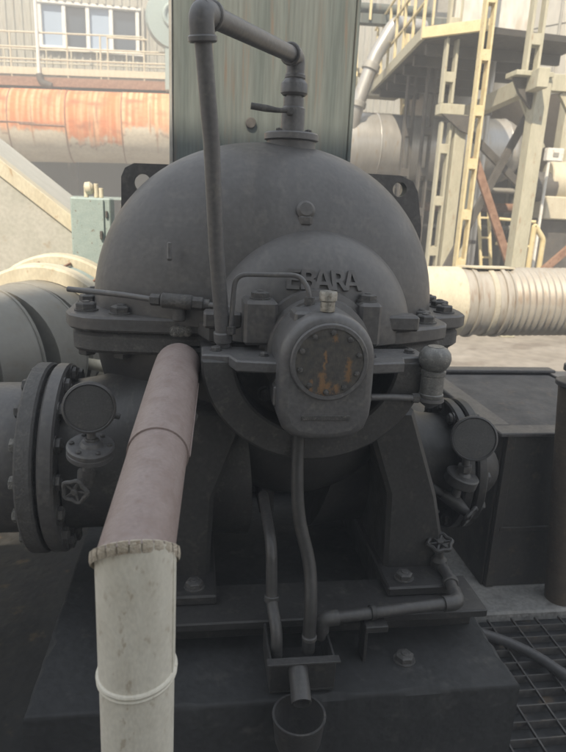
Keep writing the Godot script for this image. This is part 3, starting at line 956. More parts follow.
	var spf := flange(sp, "pipe_flange", Vector3(-0.450, 0.885, -1.80), Vector3.RIGHT, 0.285, 0.20, 0.046, M.pump_rough)
	part(sp, "flange_gasket", washer(0.262, 0.21, 0.011, 48, 0.001), M.gasket, along(Vector3(-0.4215, 0.885, -1.80), Vector3.RIGHT))
	for k in 16:
		var a := TAU * (k + 0.3) / 16
		bolt(spf, Vector3(-0.473, 0.885 + sin(a) * 0.252, -1.80 + cos(a) * 0.252), Vector3.LEFT, 0.040, M.dusty_nut if k in [0, 13, 14, 15, 1] else M.bolt)
	for x in [-1.0, -1.9]:
		box_part(sp, "saddle", Vector3(x - 0.06, 0.005, -1.97), Vector3(x + 0.06, 0.70, -1.63), M.pump_rough, 0.006)
	# --- discharge pipe on the right, elbow away from the camera
	var dp := thing("discharge_pipe", "dark discharge pipe turning away behind the right gauge", "pipe", Vector3(1.08, 0.6, -2.2))
	part(dp, "pipe_bend", tube(rounded([Vector3(0.935, 0.78, -1.95), Vector3(0.99, 0.75, -1.96), Vector3(1.01, 0.70, -2.16), Vector3(1.01, 0.66, -2.95)], 0.16, 10), 0.115, 32), M.pump_shade)
	var dpf := flange(dp, "pipe_flange", Vector3(0.929, 0.78, -1.95), Vector3.RIGHT, 0.232, 0.12, 0.036, M.pump_shade)
	part(dp, "flange_gasket", washer(0.212, 0.16, 0.008, 48, 0.001), M.gasket, along(Vector3(0.907, 0.78, -1.95), Vector3.RIGHT))
	for k in 12:
		var a := TAU * (k + 0.3) / 12
		bolt(dpf, Vector3(0.947, 0.78 + sin(a) * 0.205, -1.95 + cos(a) * 0.205), Vector3.RIGHT, 0.036, M.bolt)
	box_part(dp, "saddle", Vector3(0.93, 0.008, -2.90), Vector3(1.09, 0.58, -2.78), M.pump_shade, 0.006)
	# --- gauges
	make_gauge_left()
	make_gauge_right()
	# --- insulated pipe in the foreground
	make_insulated_pipe()
	# --- drain pipework in front of the bedplate
	var dr := thing("drain_pipe", "grey drain pipe running right along the bedplate to a small valve", "pipe", Vector3(0.5, 0.60, -1.33))
	part(dr, "pipe_run", tube(rounded([Vector3(0.318, 0.585, -1.30), Vector3(0.318, 0.640, -1.30), Vector3(0.695, 0.645, -1.335), Vector3(0.722, 0.640, -1.46), Vector3(0.715, 0.650, -1.56)], 0.03, 6), 0.0155, 16), M.pump_half_shade)
	part(dr, "elbow", tube(rounded([Vector3(0.318, 0.605, -1.30), Vector3(0.318, 0.640, -1.30), Vector3(0.360, 0.641, -1.304)], 0.03, 8), 0.0205, 16), M.pump_half_shade)
	part(dr, "elbow", tube(rounded([Vector3(0.655, 0.6445, -1.331), Vector3(0.697, 0.645, -1.335), Vector3(0.706, 0.643, -1.385)], 0.032, 8), 0.0205, 16), M.pump_half_shade)
	part(dr, "pipe_collar", cyl(0.0225, 0.02, 16), M.pump_half_shade, along(Vector3(0.716, 0.641, -1.43), Vector3(0.2, 0, -1)))
	part(dr, "clamp", washer(0.020, 0.015, 0.014, 20, 0.001), M.pump_shade, along(Vector3(0.455, 0.643, -1.313), Vector3(1, 0, -0.09)))
	box_part(dr, "support_plate", Vector3(0.43, 0.605, -1.356), Vector3(0.49, 0.6235, -1.28), M.pump_shade, 0.002)
	box_part(dr, "support_web", Vector3(0.436, 0.501, -1.350), Vector3(0.444, 0.606, -1.300), M.pump_shade, 0.001)
	part(dr, "valve_body", lathe([Vector2(0.016, -0.02), Vector2(0.024, -0.012), Vector2(0.024, 0.012), Vector2(0.014, 0.022), Vector2(0.010, 0.062)], 16), M.pump_shade, along(Vector3(0.716, 0.648, -1.52), Vector3(-0.1, 1, 0.1)))
	hand_wheel(dr, Vector3(0.708, 0.718, -1.513), Vector3(-0.15, 1, 0.25), 0.033, M.pump_shade, 6)
	# seal drain and hose into the catch box
	var hs := thing("drain_hose", "dark flexible hose hanging below the bearing into the catch box", "hose", Vector3(0.28, 0.57, -1.26))
	part(hs, "hose_body", tube(rounded([Vector3(0.262, 1.14, -1.47), Vector3(0.250, 1.03, -1.40), Vector3(0.252, 0.90, -1.365), Vector3(0.286, 0.78, -1.33), Vector3(0.283, 0.70, -1.28), Vector3(0.280, 0.575, -1.265)], 0.08, 6), 0.0165, 16), M.pump_shade)
	part(hs, "hose_clip", cyl(0.019, 0.012, 16, 0.002), M.bolt, along(Vector3(0.281, 0.615, -1.267), Vector3.UP))
	var sd := thing("seal_drain", "straight dark pipe with elbow left of the drain hose", "pipe", Vector3(0.195, 0.57, -1.27))
	part(sd, "pipe_run", tube(rounded([Vector3(0.186, 0.86, -1.56), Vector3(0.189, 0.82, -1.36), Vector3(0.192, 0.67, -1.335), Vector3(0.199, 0.635, -1.27), Vector3(0.200, 0.565, -1.265)], 0.045, 6), 0.0150, 16), M.pump_half_shade)
	part(sd, "pipe_collar", cyl(0.0195, 0.018, 16, 0.002), M.pump_half_shade, along(Vector3(0.1918, 0.682, -1.337), Vector3(0.02, 1, -0.16)))
	var cb := thing("catch_box", "small dark steel catch box at the front of the bedplate", "box", Vector3(0.255, 0.52, -1.27))
	box_part(cb, "front_panel", Vector3(0.176, 0.517, -1.208), Vector3(0.338, 0.596, -1.202), M.pump_shade, 0.002)
	box_part(cb, "floor_panel", Vector3(0.178, 0.511, -1.352), Vector3(0.336, 0.5165, -1.203), M.pump_shade, 0.001)
	for x in [0.176, 0.332]:
		box_part(cb, "side_panel", Vector3(x, 0.517, -1.352), Vector3(x + 0.006, 0.596, -1.2085), M.pump_shade, 0.001)
	box_part(cb, "rim", Vector3(0.168, 0.5965, -1.215), Vector3(0.346, 0.6025, -1.192), M.pump_half_shade, 0.001)
	part(cb, "spout", tube_open([Vector3(0.244, 0.578, -1.204), Vector3(0.243, 0.566, -1.165), Vector3(0.242, 0.550, -1.125)], 0.0235, 0.019), M.pump_half_shade)
	var cup := thing("drain_funnel", "dark drain cup below the catch box spout", "funnel", Vector3(0.236, 0.0, -1.115))
	part(cup, "cup_body", lathe_open([Vector2(0.016, 0.40), Vector2(0.040, 0.42), Vector2(0.054, 0.46), Vector2(0.060, 0.520), Vector2(0.062, 0.524), Vector2(0.062, 0.530), Vector2(0.057, 0.530), Vector2(0.054, 0.515), Vector2(0.047, 0.465), Vector2(0.012, 0.43)]), M.pump_half_shade, at(0.236, 0, -1.118))
	part(cup, "stand_pipe", cyl(0.026, 0.41, 20, 0.002), M.pump_half_shade, at(0.236, 0.211, -1.118))
	part(cup, "pipe_collar", cyl(0.033, 0.022, 20, 0.003), M.pump_half_shade, at(0.236, 0.395, -1.118))

func tube_open(path: Array, ro: float, ri: float) -> Mesh:
	var st := begin()
	var o := tube_rings(path, ro, 24)
	var inn := tube_rings(path, ri, 24)
	inn.reverse()
	add_loft(st, o + inn, false, false, true)
	return st.commit()

func lathe_open(prof: Array) -> Mesh:
	var st := begin()
	var rings := []
	for p in prof:
		rings.append(ring_at(Vector3(0, p.y, 0), Vector3.RIGHT, Vector3.BACK, p.x, 32))
	add_loft(st, rings, true, true)
	return st.commit()

# block with slightly uneven, chipped arrises
func worn_block(lo: Vector3, hi: Vector3) -> Mesh:
	var st := begin()
	var f := FastNoiseLite.new()
	f.seed = 8
	f.frequency = 5.0
	var n := 40
	var rings := []
	var levels := [[lo.y, 0.0], [hi.y - 0.012, 0.0], [hi.y - 0.004, 0.0015], [hi.y - 0.001, 0.004], [hi.y, 0.009]]
	for lv in levels:
		var r := PackedVector3Array()
		for side in 4:
			var a: Vector3 = [Vector3(lo.x, 0, hi.z), Vector3(hi.x, 0, hi.z), Vector3(hi.x, 0, lo.z), Vector3(lo.x, 0, lo.z)][side]
			var b: Vector3 = [Vector3(hi.x, 0, hi.z), Vector3(hi.x, 0, lo.z), Vector3(lo.x, 0, lo.z), Vector3(lo.x, 0, hi.z)][side]
			for k in n:
				var p := a.lerp(b, k / float(n))
				var c := Vector3((lo.x + hi.x) / 2, 0, (lo.z + hi.z) / 2)
				var inward := Vector3(signf(c.x - p.x) if side % 2 == 1 or k == 0 else 0.0, 0, signf(c.z - p.z) if side % 2 == 0 or k == 0 else 0.0)
				var chip := maxf(0.0, f.get_noise_3d(p.x * 1.5, side * 9.0, p.z * 1.5) - 0.2) * 0.05
				var d: float = lv[1] + (chip if lv[1] > 0.0 else 0.0)
				r.append(Vector3(p.x, lv[0] - (chip * 0.35 if lv[1] > 0.0 and lv[1] < 0.008 else 0.0), p.z) + inward * d)
		rings.append(r)
	add_loft(st, rings)
	return st.commit()

func make_gauge_left() -> void:
	var g := thing("pressure_gauge", "dark round pressure gauge beside the left suction flange", "gauge", Vector3(-0.262, 0.93, -1.50), "pressure gauges on the pump nozzles")
	var c := Vector3(-0.268, 1.142, -1.50)
	var face := Vector3(0.14, 0.10, 1.0).normalized()
	part(g, "dial_case", lathe([Vector2(0.050, -0.042), Vector2(0.060, -0.036), Vector2(0.062, -0.006), Vector2(0.066, -0.003), Vector2(0.066, 0.009), Vector2(0.061, 0.012), Vector2(0.058, 0.007), Vector2(0.050, 0.0065)], 44), M.dial, along(c, face))
	part(g, "dial_glass", cyl(0.0575, 0.004, 40, 0.0005), M.dial, along(c + face * 0.0065, face))
	part(g, "case_lug", cyl(0.008, 0.02, 10, 0.002), M.dial, along(c + Vector3(0.063, -0.03, -0.02), Vector3(1, -0.3, 0)))
	part(g, "stem", cyl(0.011, 0.06, 14, 0.002), M.pump_smooth, along(Vector3(-0.267, 1.062, -1.505), Vector3.UP))
	part(g, "stem_nut", cyl(0.019, 0.016, 6, 0.002), M.bolt, along(Vector3(-0.267, 1.050, -1.505), Vector3.UP))
	var tilt := Vector3(0.08, 1, 0.20)
	var sc := Vector3(-0.270, 1.026, -1.505)
	var seal := part(g, "seal_disc", lathe([Vector2(0.056, -0.018), Vector2(0.060, -0.014), Vector2(0.060, -0.002), Vector2(0.058, 0.0), Vector2(0.060, 0.002), Vector2(0.060, 0.012), Vector2(0.056, 0.016), Vector2(0.028, 0.016), Vector2(0.022, 0.026), Vector2(0.014, 0.028)], 40), M.pump_smooth, along(sc, tilt))
	var xf := along(sc, tilt)
	for k in 6:
		var a := TAU * k / 6
		bolt(seal, xf * Vector3(cos(a) * 0.047, 0.016, sin(a) * 0.047), tilt, 0.013, M.bolt)
	part(g, "nipple", cyl(0.013, 0.05, 14, 0.002), M.pump_smooth, along(Vector3(-0.280, 0.988, -1.51), Vector3(0.15, 1, 0)))
	part(g, "valve_body", lathe([Vector2(0.014, -0.03), Vector2(0.021, -0.022), Vector2(0.021, 0.018), Vector2(0.014, 0.026)], 14), M.pump_rough, along(Vector3(-0.288, 0.945, -1.515), Vector3(0.1, 1, 0)))
	part(g, "valve_stem", tube([Vector3(-0.289, 0.945, -1.515), Vector3(-0.302, 0.937, -1.455)], 0.009, 12), M.pump_rough)
	hand_wheel(g, Vector3(-0.303, 0.936, -1.450), Vector3(-0.25, -0.12, 1.0), 0.030, M.pump_rough, 5)
	part(g, "branch", tube(rounded([Vector3(-0.288, 0.95, -1.515), Vector3(-0.285, 0.925, -1.56), Vector3(-0.285, 0.925, -1.64)], 0.02), 0.012, 12), M.pump_rough)

func make_gauge_right() -> void:
	var g := thing("pressure_gauge", "dark round pressure gauge beside the right discharge flange", "gauge", Vector3(0.862, 0.72, -1.70), "pressure gauges on the pump nozzles")
	var c := Vector3(0.862, 0.972, -1.695)
	var face := Vector3(-0.28, 0.22, 1.0).normalized()
	part(g, "dial_case", lathe([Vector2(0.054, -0.042), Vector2(0.066, -0.036), Vector2(0.068, -0.004), Vector2(0.072, -0.001), Vector2(0.072, 0.009), Vector2(0.067, 0.012), Vector2(0.064, 0.007), Vector2(0.050, 0.0065)], 44), M.dial, along(c, face))
	part(g, "dial_glass", cyl(0.0635, 0.004, 40, 0.0005), M.dial, along(c + face * 0.0065, face))
	part(g, "stem", cyl(0.012, 0.10, 14, 0.002), M.pump_smooth, along(Vector3(0.856, 0.870, -1.715), Vector3.UP))
	part(g, "stem_nut", cyl(0.024, 0.022, 6, 0.002), M.bolt, along(Vector3(0.855, 0.862, -1.715), Vector3.UP))
	var tilt := Vector3(0.22, 1, 0.15)
	var sc := Vector3(0.850, 0.825, -1.718)
	part(g, "seal_disc", lathe([Vector2(0.050, -0.020), Vector2(0.054, -0.016), Vector2(0.054, 0.012), Vector2(0.050, 0.016), Vector2(0.026, 0.016), Vector2(0.020, 0.024), Vector2(0.012, 0.026)], 36), M.pump_half_shade, along(sc, tilt))
	part(g, "nipple", cyl(0.014, 0.07, 14, 0.002), M.pump_smooth, along(Vector3(0.842, 0.780, -1.72), Vector3(0.15, 1, 0)))
	part(g, "valve_body", tube([Vector3(0.800, 0.760, -1.735), Vector3(0.842, 0.738, -1.715), Vector3(0.872, 0.712, -1.690)], [0.018, 0.024, 0.015], 14), M.pump_shade)
	hand_wheel(g, Vector3(0.878, 0.706, -1.684), Vector3(0.6, -0.4, 0.7), 0.034, M.pump_shade, 5)
	part(g, "branch", tube(rounded([Vector3(0.805, 0.757, -1.733), Vector3(0.770, 0.775, -1.75), Vector3(0.750, 0.78, -1.84)], 0.02), 0.015, 12), M.pump_shade)
	part(g, "side_valve", tube([Vector3(0.70, 0.76, -1.80), Vector3(0.715, 0.735, -1.73), Vector3(0.755, 0.70, -1.70)], [0.016, 0.018, 0.012], 12), M.pump_shade)
	hand_wheel(g, Vector3(0.757, 0.698, -1.698), Vector3(0.6, -0.5, 0.6), 0.028, M.pump_shade, 5)

# foreground pipe: brown metal jacket running towards the camera, mitred down into a white jacket
func make_insulated_pipe() -> void:
	var g := thing("insulated_pipe", "brown jacketed pipe bending down into a white jacketed leg", "pipe", Vector3(-0.097, 0, -0.80))
	var r := 0.0585
	var far := Vector3(-0.052, 1.238, -1.545)
	var near := Vector3(-0.086, 1.158, -0.795)
	var foot := Vector3(-0.104, 0.003, -0.835)
	var ax := (near - far).normalized()
	# mitre plane at the corner
	var dn := (foot - near).normalized()
	var pn := ((ax + dn).normalized() + Vector3(0.12, 0, 0)).normalized()   # normal of the plane that halves the bend
	# upper jacket: from a short bend at the pump down to the lap joint, then to the mitre
	var lap := far.lerp(near, 0.60)
	var st := begin()
	var path := rounded([Vector3(-0.045, 1.150, -1.715), Vector3(-0.050, 1.236, -1.605), far.lerp(near, 0.12), lap + ax * 0.012], 0.055, 7)
	add_loft(st, tube_rings(path, r, 36), true, true)
	var up := part(g, "upper_jacket", st.commit(), M.brown)
	up.set_meta("label", "brown weathered metal jacket of the upper pipe run")
	part(up, "jacket_seam", tube([far.lerp(near, 0.12) + Vector3(0.0585, -0.01, 0), lap + Vector3(0.0585, -0.01, 0)], 0.0022, 6), M.brown)
	# second jacket, slightly narrower, slips under the first; its end is cut on the mitre plane
	st = begin()
	var rings := tube_rings([lap - ax * 0.03, lap + ax * 0.03, near], r - 0.0035, 36)
	var last := PackedVector3Array()
	for p in rings[2]:
		last.append(p + ax * ((near - p).dot(pn) / ax.dot(pn)))
	rings[2] = last
	var widened := PackedVector3Array()
	for p in last:
		widened.append(near + (p - near) * 1.10 + dn * 0.004)
	add_loft(st, rings, true, true)
	part(g, "lower_jacket", st.commit(), M.brown)
	# crimped collar of bent metal tabs round the mitre
	var n := 36
	var tabs := 24
	var vv := pn.cross(Vector3.RIGHT).normalized()
	for k in tabs:
		var a0 := TAU * k / tabs
		var a1 := TAU * (k + 0.86) / tabs
		var s2 := begin()
		var quads := []
		for e in [[0.965, -0.007], [1.055, -0.004], [1.068, 0.007], [1.040, 0.015]]:
			var row := []
			for a in [a0, (a0 + a1) / 2, a1]:
				row.append(mitre_point(near, ax, pn, r, a) * 1.0)
			for i in 3:
				var c3: Vector3 = near + (row[i] - near) * (e[0] + (0.012 if i == 1 else 0.0))
				row[i] = c3 + dn * e[1]
			quads.append(row)
		for i in 3:
			for j in 2:
				var o: Vector3 = quads[i][j] - near
				quad(s2, quads[i][j], quads[i][j + 1], quads[i + 1][j + 1], quads[i + 1][j], o)
				quad(s2, quads[i][j] * 1.0 - o * 0.02, quads[i][j + 1] - o * 0.02, quads[i + 1][j + 1] - o * 0.02, quads[i + 1][j] - o * 0.02, -o)
		part(g, "crimp_tab", s2.commit(), M.frill)
	# white leg: first length starts on the mitre plane, ends at a band, then a second length to the ground
	st = begin()
	var wr := r * 0.985
	var band := near.lerp(foot, 0.178)
	var wrings := tube_rings([near, near.lerp(foot, 0.09), band], wr, 36, Vector3(0, 0, 1))
	var first := PackedVector3Array()
	for p in wrings[0]:
		first.append(p + dn * ((near - p).dot(pn) / dn.dot(pn)))
	wrings[0] = first
	add_loft(st, wrings)
	var leg := part(g, "white_jacket", st.commit(), M.white)
	leg.set_meta("label", "scuffed white jacket of the vertical leg")
	part(g, "white_jacket", tube([band - dn * 0.01, near.lerp(foot, 0.5), foot], wr * 0.985, 36), M.white)
	part(g, "jacket_band", torus(wr * 1.0, 0.0042, 40, 8), M.white, along(band - dn * 0.0035, dn + Vector3(0.07, 0, 0)))
	part(g, "jacket_band", torus(wr * 1.0, 0.0036, 40, 8), M.white, along(band + dn * 0.0045, dn + Vector3(0.07, 0, 0)))
	part(leg, "jacket_seam", tube([near.lerp(foot, 0.0) + Vector3(0.054, 0.02, 0.020), band + Vector3(0.054, 0, 0.020)], 0.0018, 6), M.white)

func mitre_point(c: Vector3, ax: Vector3, pn: Vector3, r: float, a: float) -> Vector3:
	var x := (Vector3.UP - ax * ax.y).normalized()
	var y := ax.cross(x)
	var p := c + x * cos(a) * r + y * sin(a) * r
	return p + ax * ((c - p).dot(pn) / ax.dot(pn))

# ---------------------------------------------------------------- near things beside the pump
func make_near_things() -> void:
	# dark steel box on the concrete pad
	var b := thing("steel_tank", "dark open-topped steel box on the concrete pad at the right", "tank", Vector3(1.62, 0.05, -2.60))
	box_part(b, "front_panel", Vector3(1.272, 0.052, -2.236), Vector3(2.05, 0.772, -2.222), M.box_dark, 0.003)
	box_part(b, "left_panel", Vector3(1.262, 0.052, -3.25), Vector3(1.276, 0.772, -2.237), M.box_dark, 0.003)
	box_part(b, "right_panel", Vector3(2.04, 0.052, -3.25), Vector3(2.054, 0.772, -2.237), M.box_dark, 0.003)
	box_part(b, "back_panel", Vector3(1.277, 0.052, -3.25), Vector3(2.039, 0.772, -3.236), M.box_dark, 0.003)
	box_part(b, "seam_strip", Vector3(1.30, 0.33, -2.2215), Vector3(2.02, 0.350, -2.212), M.box_dark, 0.002)
	box_part(b, "corner_strip", Vector3(1.275, 0.054, -2.2215), Vector3(1.312, 0.770, -2.214), M.box_dark, 0.002)
	box_part(b, "rim", Vector3(1.235, 0.7725, -2.30), Vector3(2.08, 0.790, -2.200), M.pump, 0.004)
	box_part(b, "rim", Vector3(1.235, 0.7725, -3.28), Vector3(1.330, 0.790, -2.3005), M.pump, 0.004)
	box_part(b, "rim", Vector3(1.3305, 0.7725, -3.28), Vector3(2.08, 0.790, -3.20), M.pump, 0.004)
	box_part(b, "inner_lid", Vector3(1.34, 0.755, -3.19), Vector3(2.03, 0.765, -2.31), M.dark_steel, 0.003)
	# rusty standpipe with a nut on top, at the right edge
	var s := thing("stand_pipe", "brown rusty standpipe with a capped top at the right edge", "pipe", Vector3(1.56, 0.0, -2.12))
	part(s, "pipe_run", tube([Vector3(1.575, 0.053, -2.12), Vector3(1.525, 0.5, -2.12), Vector3(1.470, 1.02, -2.12)], 0.062, 24), M.post)
	part(s, "cap_flange", cyl(0.075, 0.020, 28), M.pump, at(1.470, 1.030, -2.12))
	part(s, "cap_stem", lathe([Vector2(0.030, 0.0), Vector2(0.030, 0.035), Vector2(0.052, 0.040), Vector2(0.052, 0.062), Vector2(0.034, 0.068), Vector2(0.034, 0.095), Vector2(0.044, 0.10), Vector2(0.040, 0.125), Vector2(0.016, 0.135)], 20), M.pump_smooth, at(1.468, 1.040, -2.12))
	# floor grating in front of the pad
	var g := thing("floor_grating", "dark steel floor grating at the lower right", "grating", Vector3(1.5, 0.006, -1.2))
	var gx0 := 0.86
	var gx1 := 2.3
	var gz0 := -2.02
	var gz1 := -0.40
	var k := 0
	var zz := gz0 + 0.05
	while zz < gz1:
		box_part(g, "grating_bar", Vector3(gx0, 0.010, zz - 0.0025), Vector3(gx1, 0.040, zz + 0.0025), M.dark_steel, 0.0)
		zz += 0.066
	var xx := gx0 + 0.02
	while xx < gx1:
		box_part(g, "cross_bar", Vector3(xx - 0.003, 0.030, gz0), Vector3(xx + 0.003, 0.041, gz1), M.dark_steel, 0.0)
		xx += 0.105
	for q in [[gx0 - 0.006, gx0], [gx1, gx1 + 0.006]]:
		box_part(g, "frame_bar", Vector3(q[0], 0.006, gz0), Vector3(q[1], 0.042, gz1), M.dark_steel, 0.0)
	# hose lying on the grating
	var h := thing("ground_hose", "grey hose lying across the floor grating", "hose", Vector3(1.3, 0.04, -1.75))
	part(h, "hose_body", tube(rounded([Vector3(0.86, 0.058, -2.06), Vector3(1.03, 0.064, -1.96), Vector3(1.165, 0.061, -1.885), Vector3(1.265, 0.061, -1.79), Vector3(1.34, 0.061, -1.64), Vector3(1.50, 0.061, -1.40), Vector3(1.95, 0.061, -1.05)], 0.12, 6), 0.0195, 14), M.pump_smooth)

# ---------------------------------------------------------------- background, left
func make_left_background() -> void:
	make_building()
	make_duct()
	make_walkway()
	# light green junction box on a post
	var j := thing("junction_box", "pale green electrical box standing just left of the pump", "box", Vector3(-0.65, 0, -4.05))
	var jb := box_part(j, "box_body", Vector3(-0.775, 1.205, -4.18), Vector3(-0.535, 1.645, -4.0), M.teal, 0.008)
	box_part(jb, "box_door", Vector3(-0.768, 1.212, -3.9995), Vector3(-0.575, 1.638, -3.985), M.teal, 0.004)
	box_part(jb, "door_handle", Vector3(-0.600, 1.40, -3.9845), Vector3(-0.585, 1.45, -3.965), M.dark_steel, 0.002)
	for y in [1.30, 1.55]:
		box_part(jb, "hinge", Vector3(-0.566, y - 0.02, -3.9995), Vector3(-0.553, y + 0.02, -3.984), M.dark_steel, 0.002)
	bar_part(j, "post", Vector3(-0.65, 0, -4.1), Vector3(-0.65, 1.204, -4.1), 0.06, 0.06, M.dark_steel)
	for q in [[-0.69, 0.055], [-0.63, 0.085], [-0.60, 0.06]]:
		part(j, "conduit", cyl(0.014, q[1], 12, 0.002), M.cream, at(q[0], 1.645 + q[1] / 2, -4.08))
	part(j, "conduit_head", lathe([Vector2(0.02, 0), Vector2(0.038, 0.01), Vector2(0.038, 0.04), Vector2(0.02, 0.055)], 16), M.cream, along(Vector3(-0.70, 1.695, -4.08), Vector3(1, 0.2, 0)))
	# beige sloping machine hood
	var h := thing("machine_hood", "beige sloping metal hood at the left edge behind the suction pipe", "hood", Vector3(-1.5, 0, -4.5))
	part(h, "hood_body", prism([Vector2(-2.6, 0.02), Vector2(-2.6, 2.76), Vector2(-2.40, 2.76), Vector2(-0.66, 1.40), Vector2(-0.66, 0.02)], -5.2, -4.12, 0.03), M.hood)
	bar_part(h, "sunlit_strip", Vector3(-2.40, 2.735, -4.18), Vector3(-0.655, 1.372, -4.18), 0.085, 0.15, M.cream, 0.006)  # cream strip colours the hood top as if sunlit
	# big clad pipe with cream bands, turning away to the left
	var p := thing("clad_pipe", "big grey clad pipe bend with cream bands at the left edge", "pipe", Vector3(-0.9, 0.5, -3.2))
	var path := rounded([Vector3(-0.80, 0.90, -4.75), Vector3(-0.82, 0.90, -2.72), Vector3(-2.4, 0.88, -2.45)], 0.62, 5)
	part(p, "straight_run", tube([path[0], path[1]], 0.335, 48), M.clad_beige)
	for i in range(1, path.size() - 1):
		var a: Vector3 = path[i]
		var b: Vector3 = path[i + 1]
		var d := (b - a).normalized()
		part(p, "bend_segment" if i < path.size() - 2 else "side_run", tube([a - d * 0.012, b + d * 0.012], 0.332 if i % 2 == 0 else 0.329, 48), M.clad_beige)
		part(p, "segment_bead", torus(0.331, 0.006, 48, 6), M.clad_beige, along(a, d))
	part(p, "cream_band", washer(0.405, 0.33, 0.15, 56, 0.012), M.cream, along(Vector3(-0.815, 0.90, -3.34), Vector3(0, 0, 1)))
	part(p, "cream_band", washer(0.425, 0.33, 0.13, 56, 0.012), M.cream, along(Vector3(-0.808, 0.90, -3.74), Vector3(0, 0, 1)))
	for k in 14:
		var a := TAU * k / 14
		part(p, "tie_rod", cyl(0.008, 0.25, 8, 0.001), M.rust, along(Vector3(-0.812 + cos(a) * 0.385, 0.90 + sin(a) * 0.385, -3.545), Vector3(0, 0, 1)))
	part(p, "grey_sleeve", washer(0.372, 0.32, 0.24, 56, 0.006), M.teal, along(Vector3(-0.812, 0.90, -3.545), Vector3(0, 0, 1)))
	for q in [[-0.81, -4.3], [-1.9, -2.5]]:
		box_part(p, "support_leg", Vector3(q[0] - 0.10, 0.005, q[1] - 0.10), Vector3(q[0] + 0.10, 0.58, q[1] + 0.10), M.dark_steel)
	part(p, "drain_plug", cyl(0.03, 0.10, 12, 0.003), M.cream, along(Vector3(-0.50, 0.84, -3.05), Vector3(1, -0.1, 0.2)))
	part(p, "plug_nut", cyl(0.022, 0.06, 6, 0.002), M.cream, along(Vector3(-0.435, 0.833, -3.037), Vector3(1, -0.1, 0.2)))
	# square steel column behind the pump
	var c := thing("steel_column", "wide streaked grey-green steel box column right behind the pump", "column", Vector3(0.33, 0, -3.85))
	box_part(c, "column_body", Vector3(-0.135, 0.0, -4.25), Vector3(0.80, 6.5, -3.45), M.green, 0.006)
	for x in [-0.152, 0.802]:
		box_part(c, "edge_strip", Vector3(x, 0.0, -3.48), Vector3(x + 0.016, 6.5, -3.436), M.cladding if x < 0.0 else M.green, 0.003)
	for y in [0.9, 3.9, 5.4]:
		box_part(c, "weld_seam", Vector3(-0.132, y, -3.4495), Vector3(0.797, y + 0.010, -3.4445), M.green, 0.001)
	part(c, "bolt_plug", cyl(0.028, 0.03, 16, 0.004), M.dark_steel, along(Vector3(0.27, 2.06, -3.445), Vector3(0, 0, 1)))
	# teal housing high up beside the column
	var tv := thing("teal_blower", "pale teal round blower housing by the wall windows", "blower", Vector3(-1.2, 5.02, -21.3))
	part(tv, "scroll", lathe([Vector2(0.3, -0.25), Vector2(0.85, -0.22), Vector2(0.9, 0.0), Vector2(0.85, 0.22), Vector2(0.3, 0.25)], 30), M.teal, along(Vector3(-0.75, 7.0, -21.3), Vector3(0.1, 0, 1)))
	part(tv, "inlet_ring", torus(0.32, 0.06, 30, 8), M.teal, along(Vector3(-0.75, 7.05, -21.02), Vector3(0.1, 0, 1)))
	box_part(tv, "stand", Vector3(-1.05, 4.96, -21.5), Vector3(-0.45, 6.4, -21.1), M.teal, 0.02)
	# low dark green rail; added boxes stand in for pale openings under the duct
	var gr := thing("guard_rail", "dark green guard rail under the rusty duct", "rail", Vector3(-3, 0, -12))
	for k in 6:
		bar_part(gr, "post", Vector3(-4.6 + k * 0.8, 0, -12), Vector3(-4.6 + k * 0.8, 1.62, -12), 0.05, 0.05, M.dark_steel)
	for y in [1.60, 1.1, 0.6]:
		bar_part(gr, "rail", Vector3(-5.0, y, -11.96), Vector3(-0.3, y + 0.05, -11.96), 0.05, 0.05, M.teal)
	for k in 2:
		var cab := thing("opening_panel", ["pale green panel standing in for an opening, left of its twin behind the guard rail", "pale green panel standing in for an opening, right of its twin beside the junction box"][k], "cabinet", Vector3(-3.02 + k * 0.42, 0, -14.5), "opening stand-ins behind the guard rail")
		box_part(cab, "panel_body", Vector3(-3.20 + k * 0.42, 0.0, -14.8), Vector3(-2.86 + k * 0.42, 1.50, -14.3), M.teal, 0.01)
		box_part(cab, "panel_face", Vector3(-3.18 + k * 0.42, 0.1, -14.299), Vector3(-2.88 + k * 0.42, 1.45, -14.28), M.teal, 0.004)

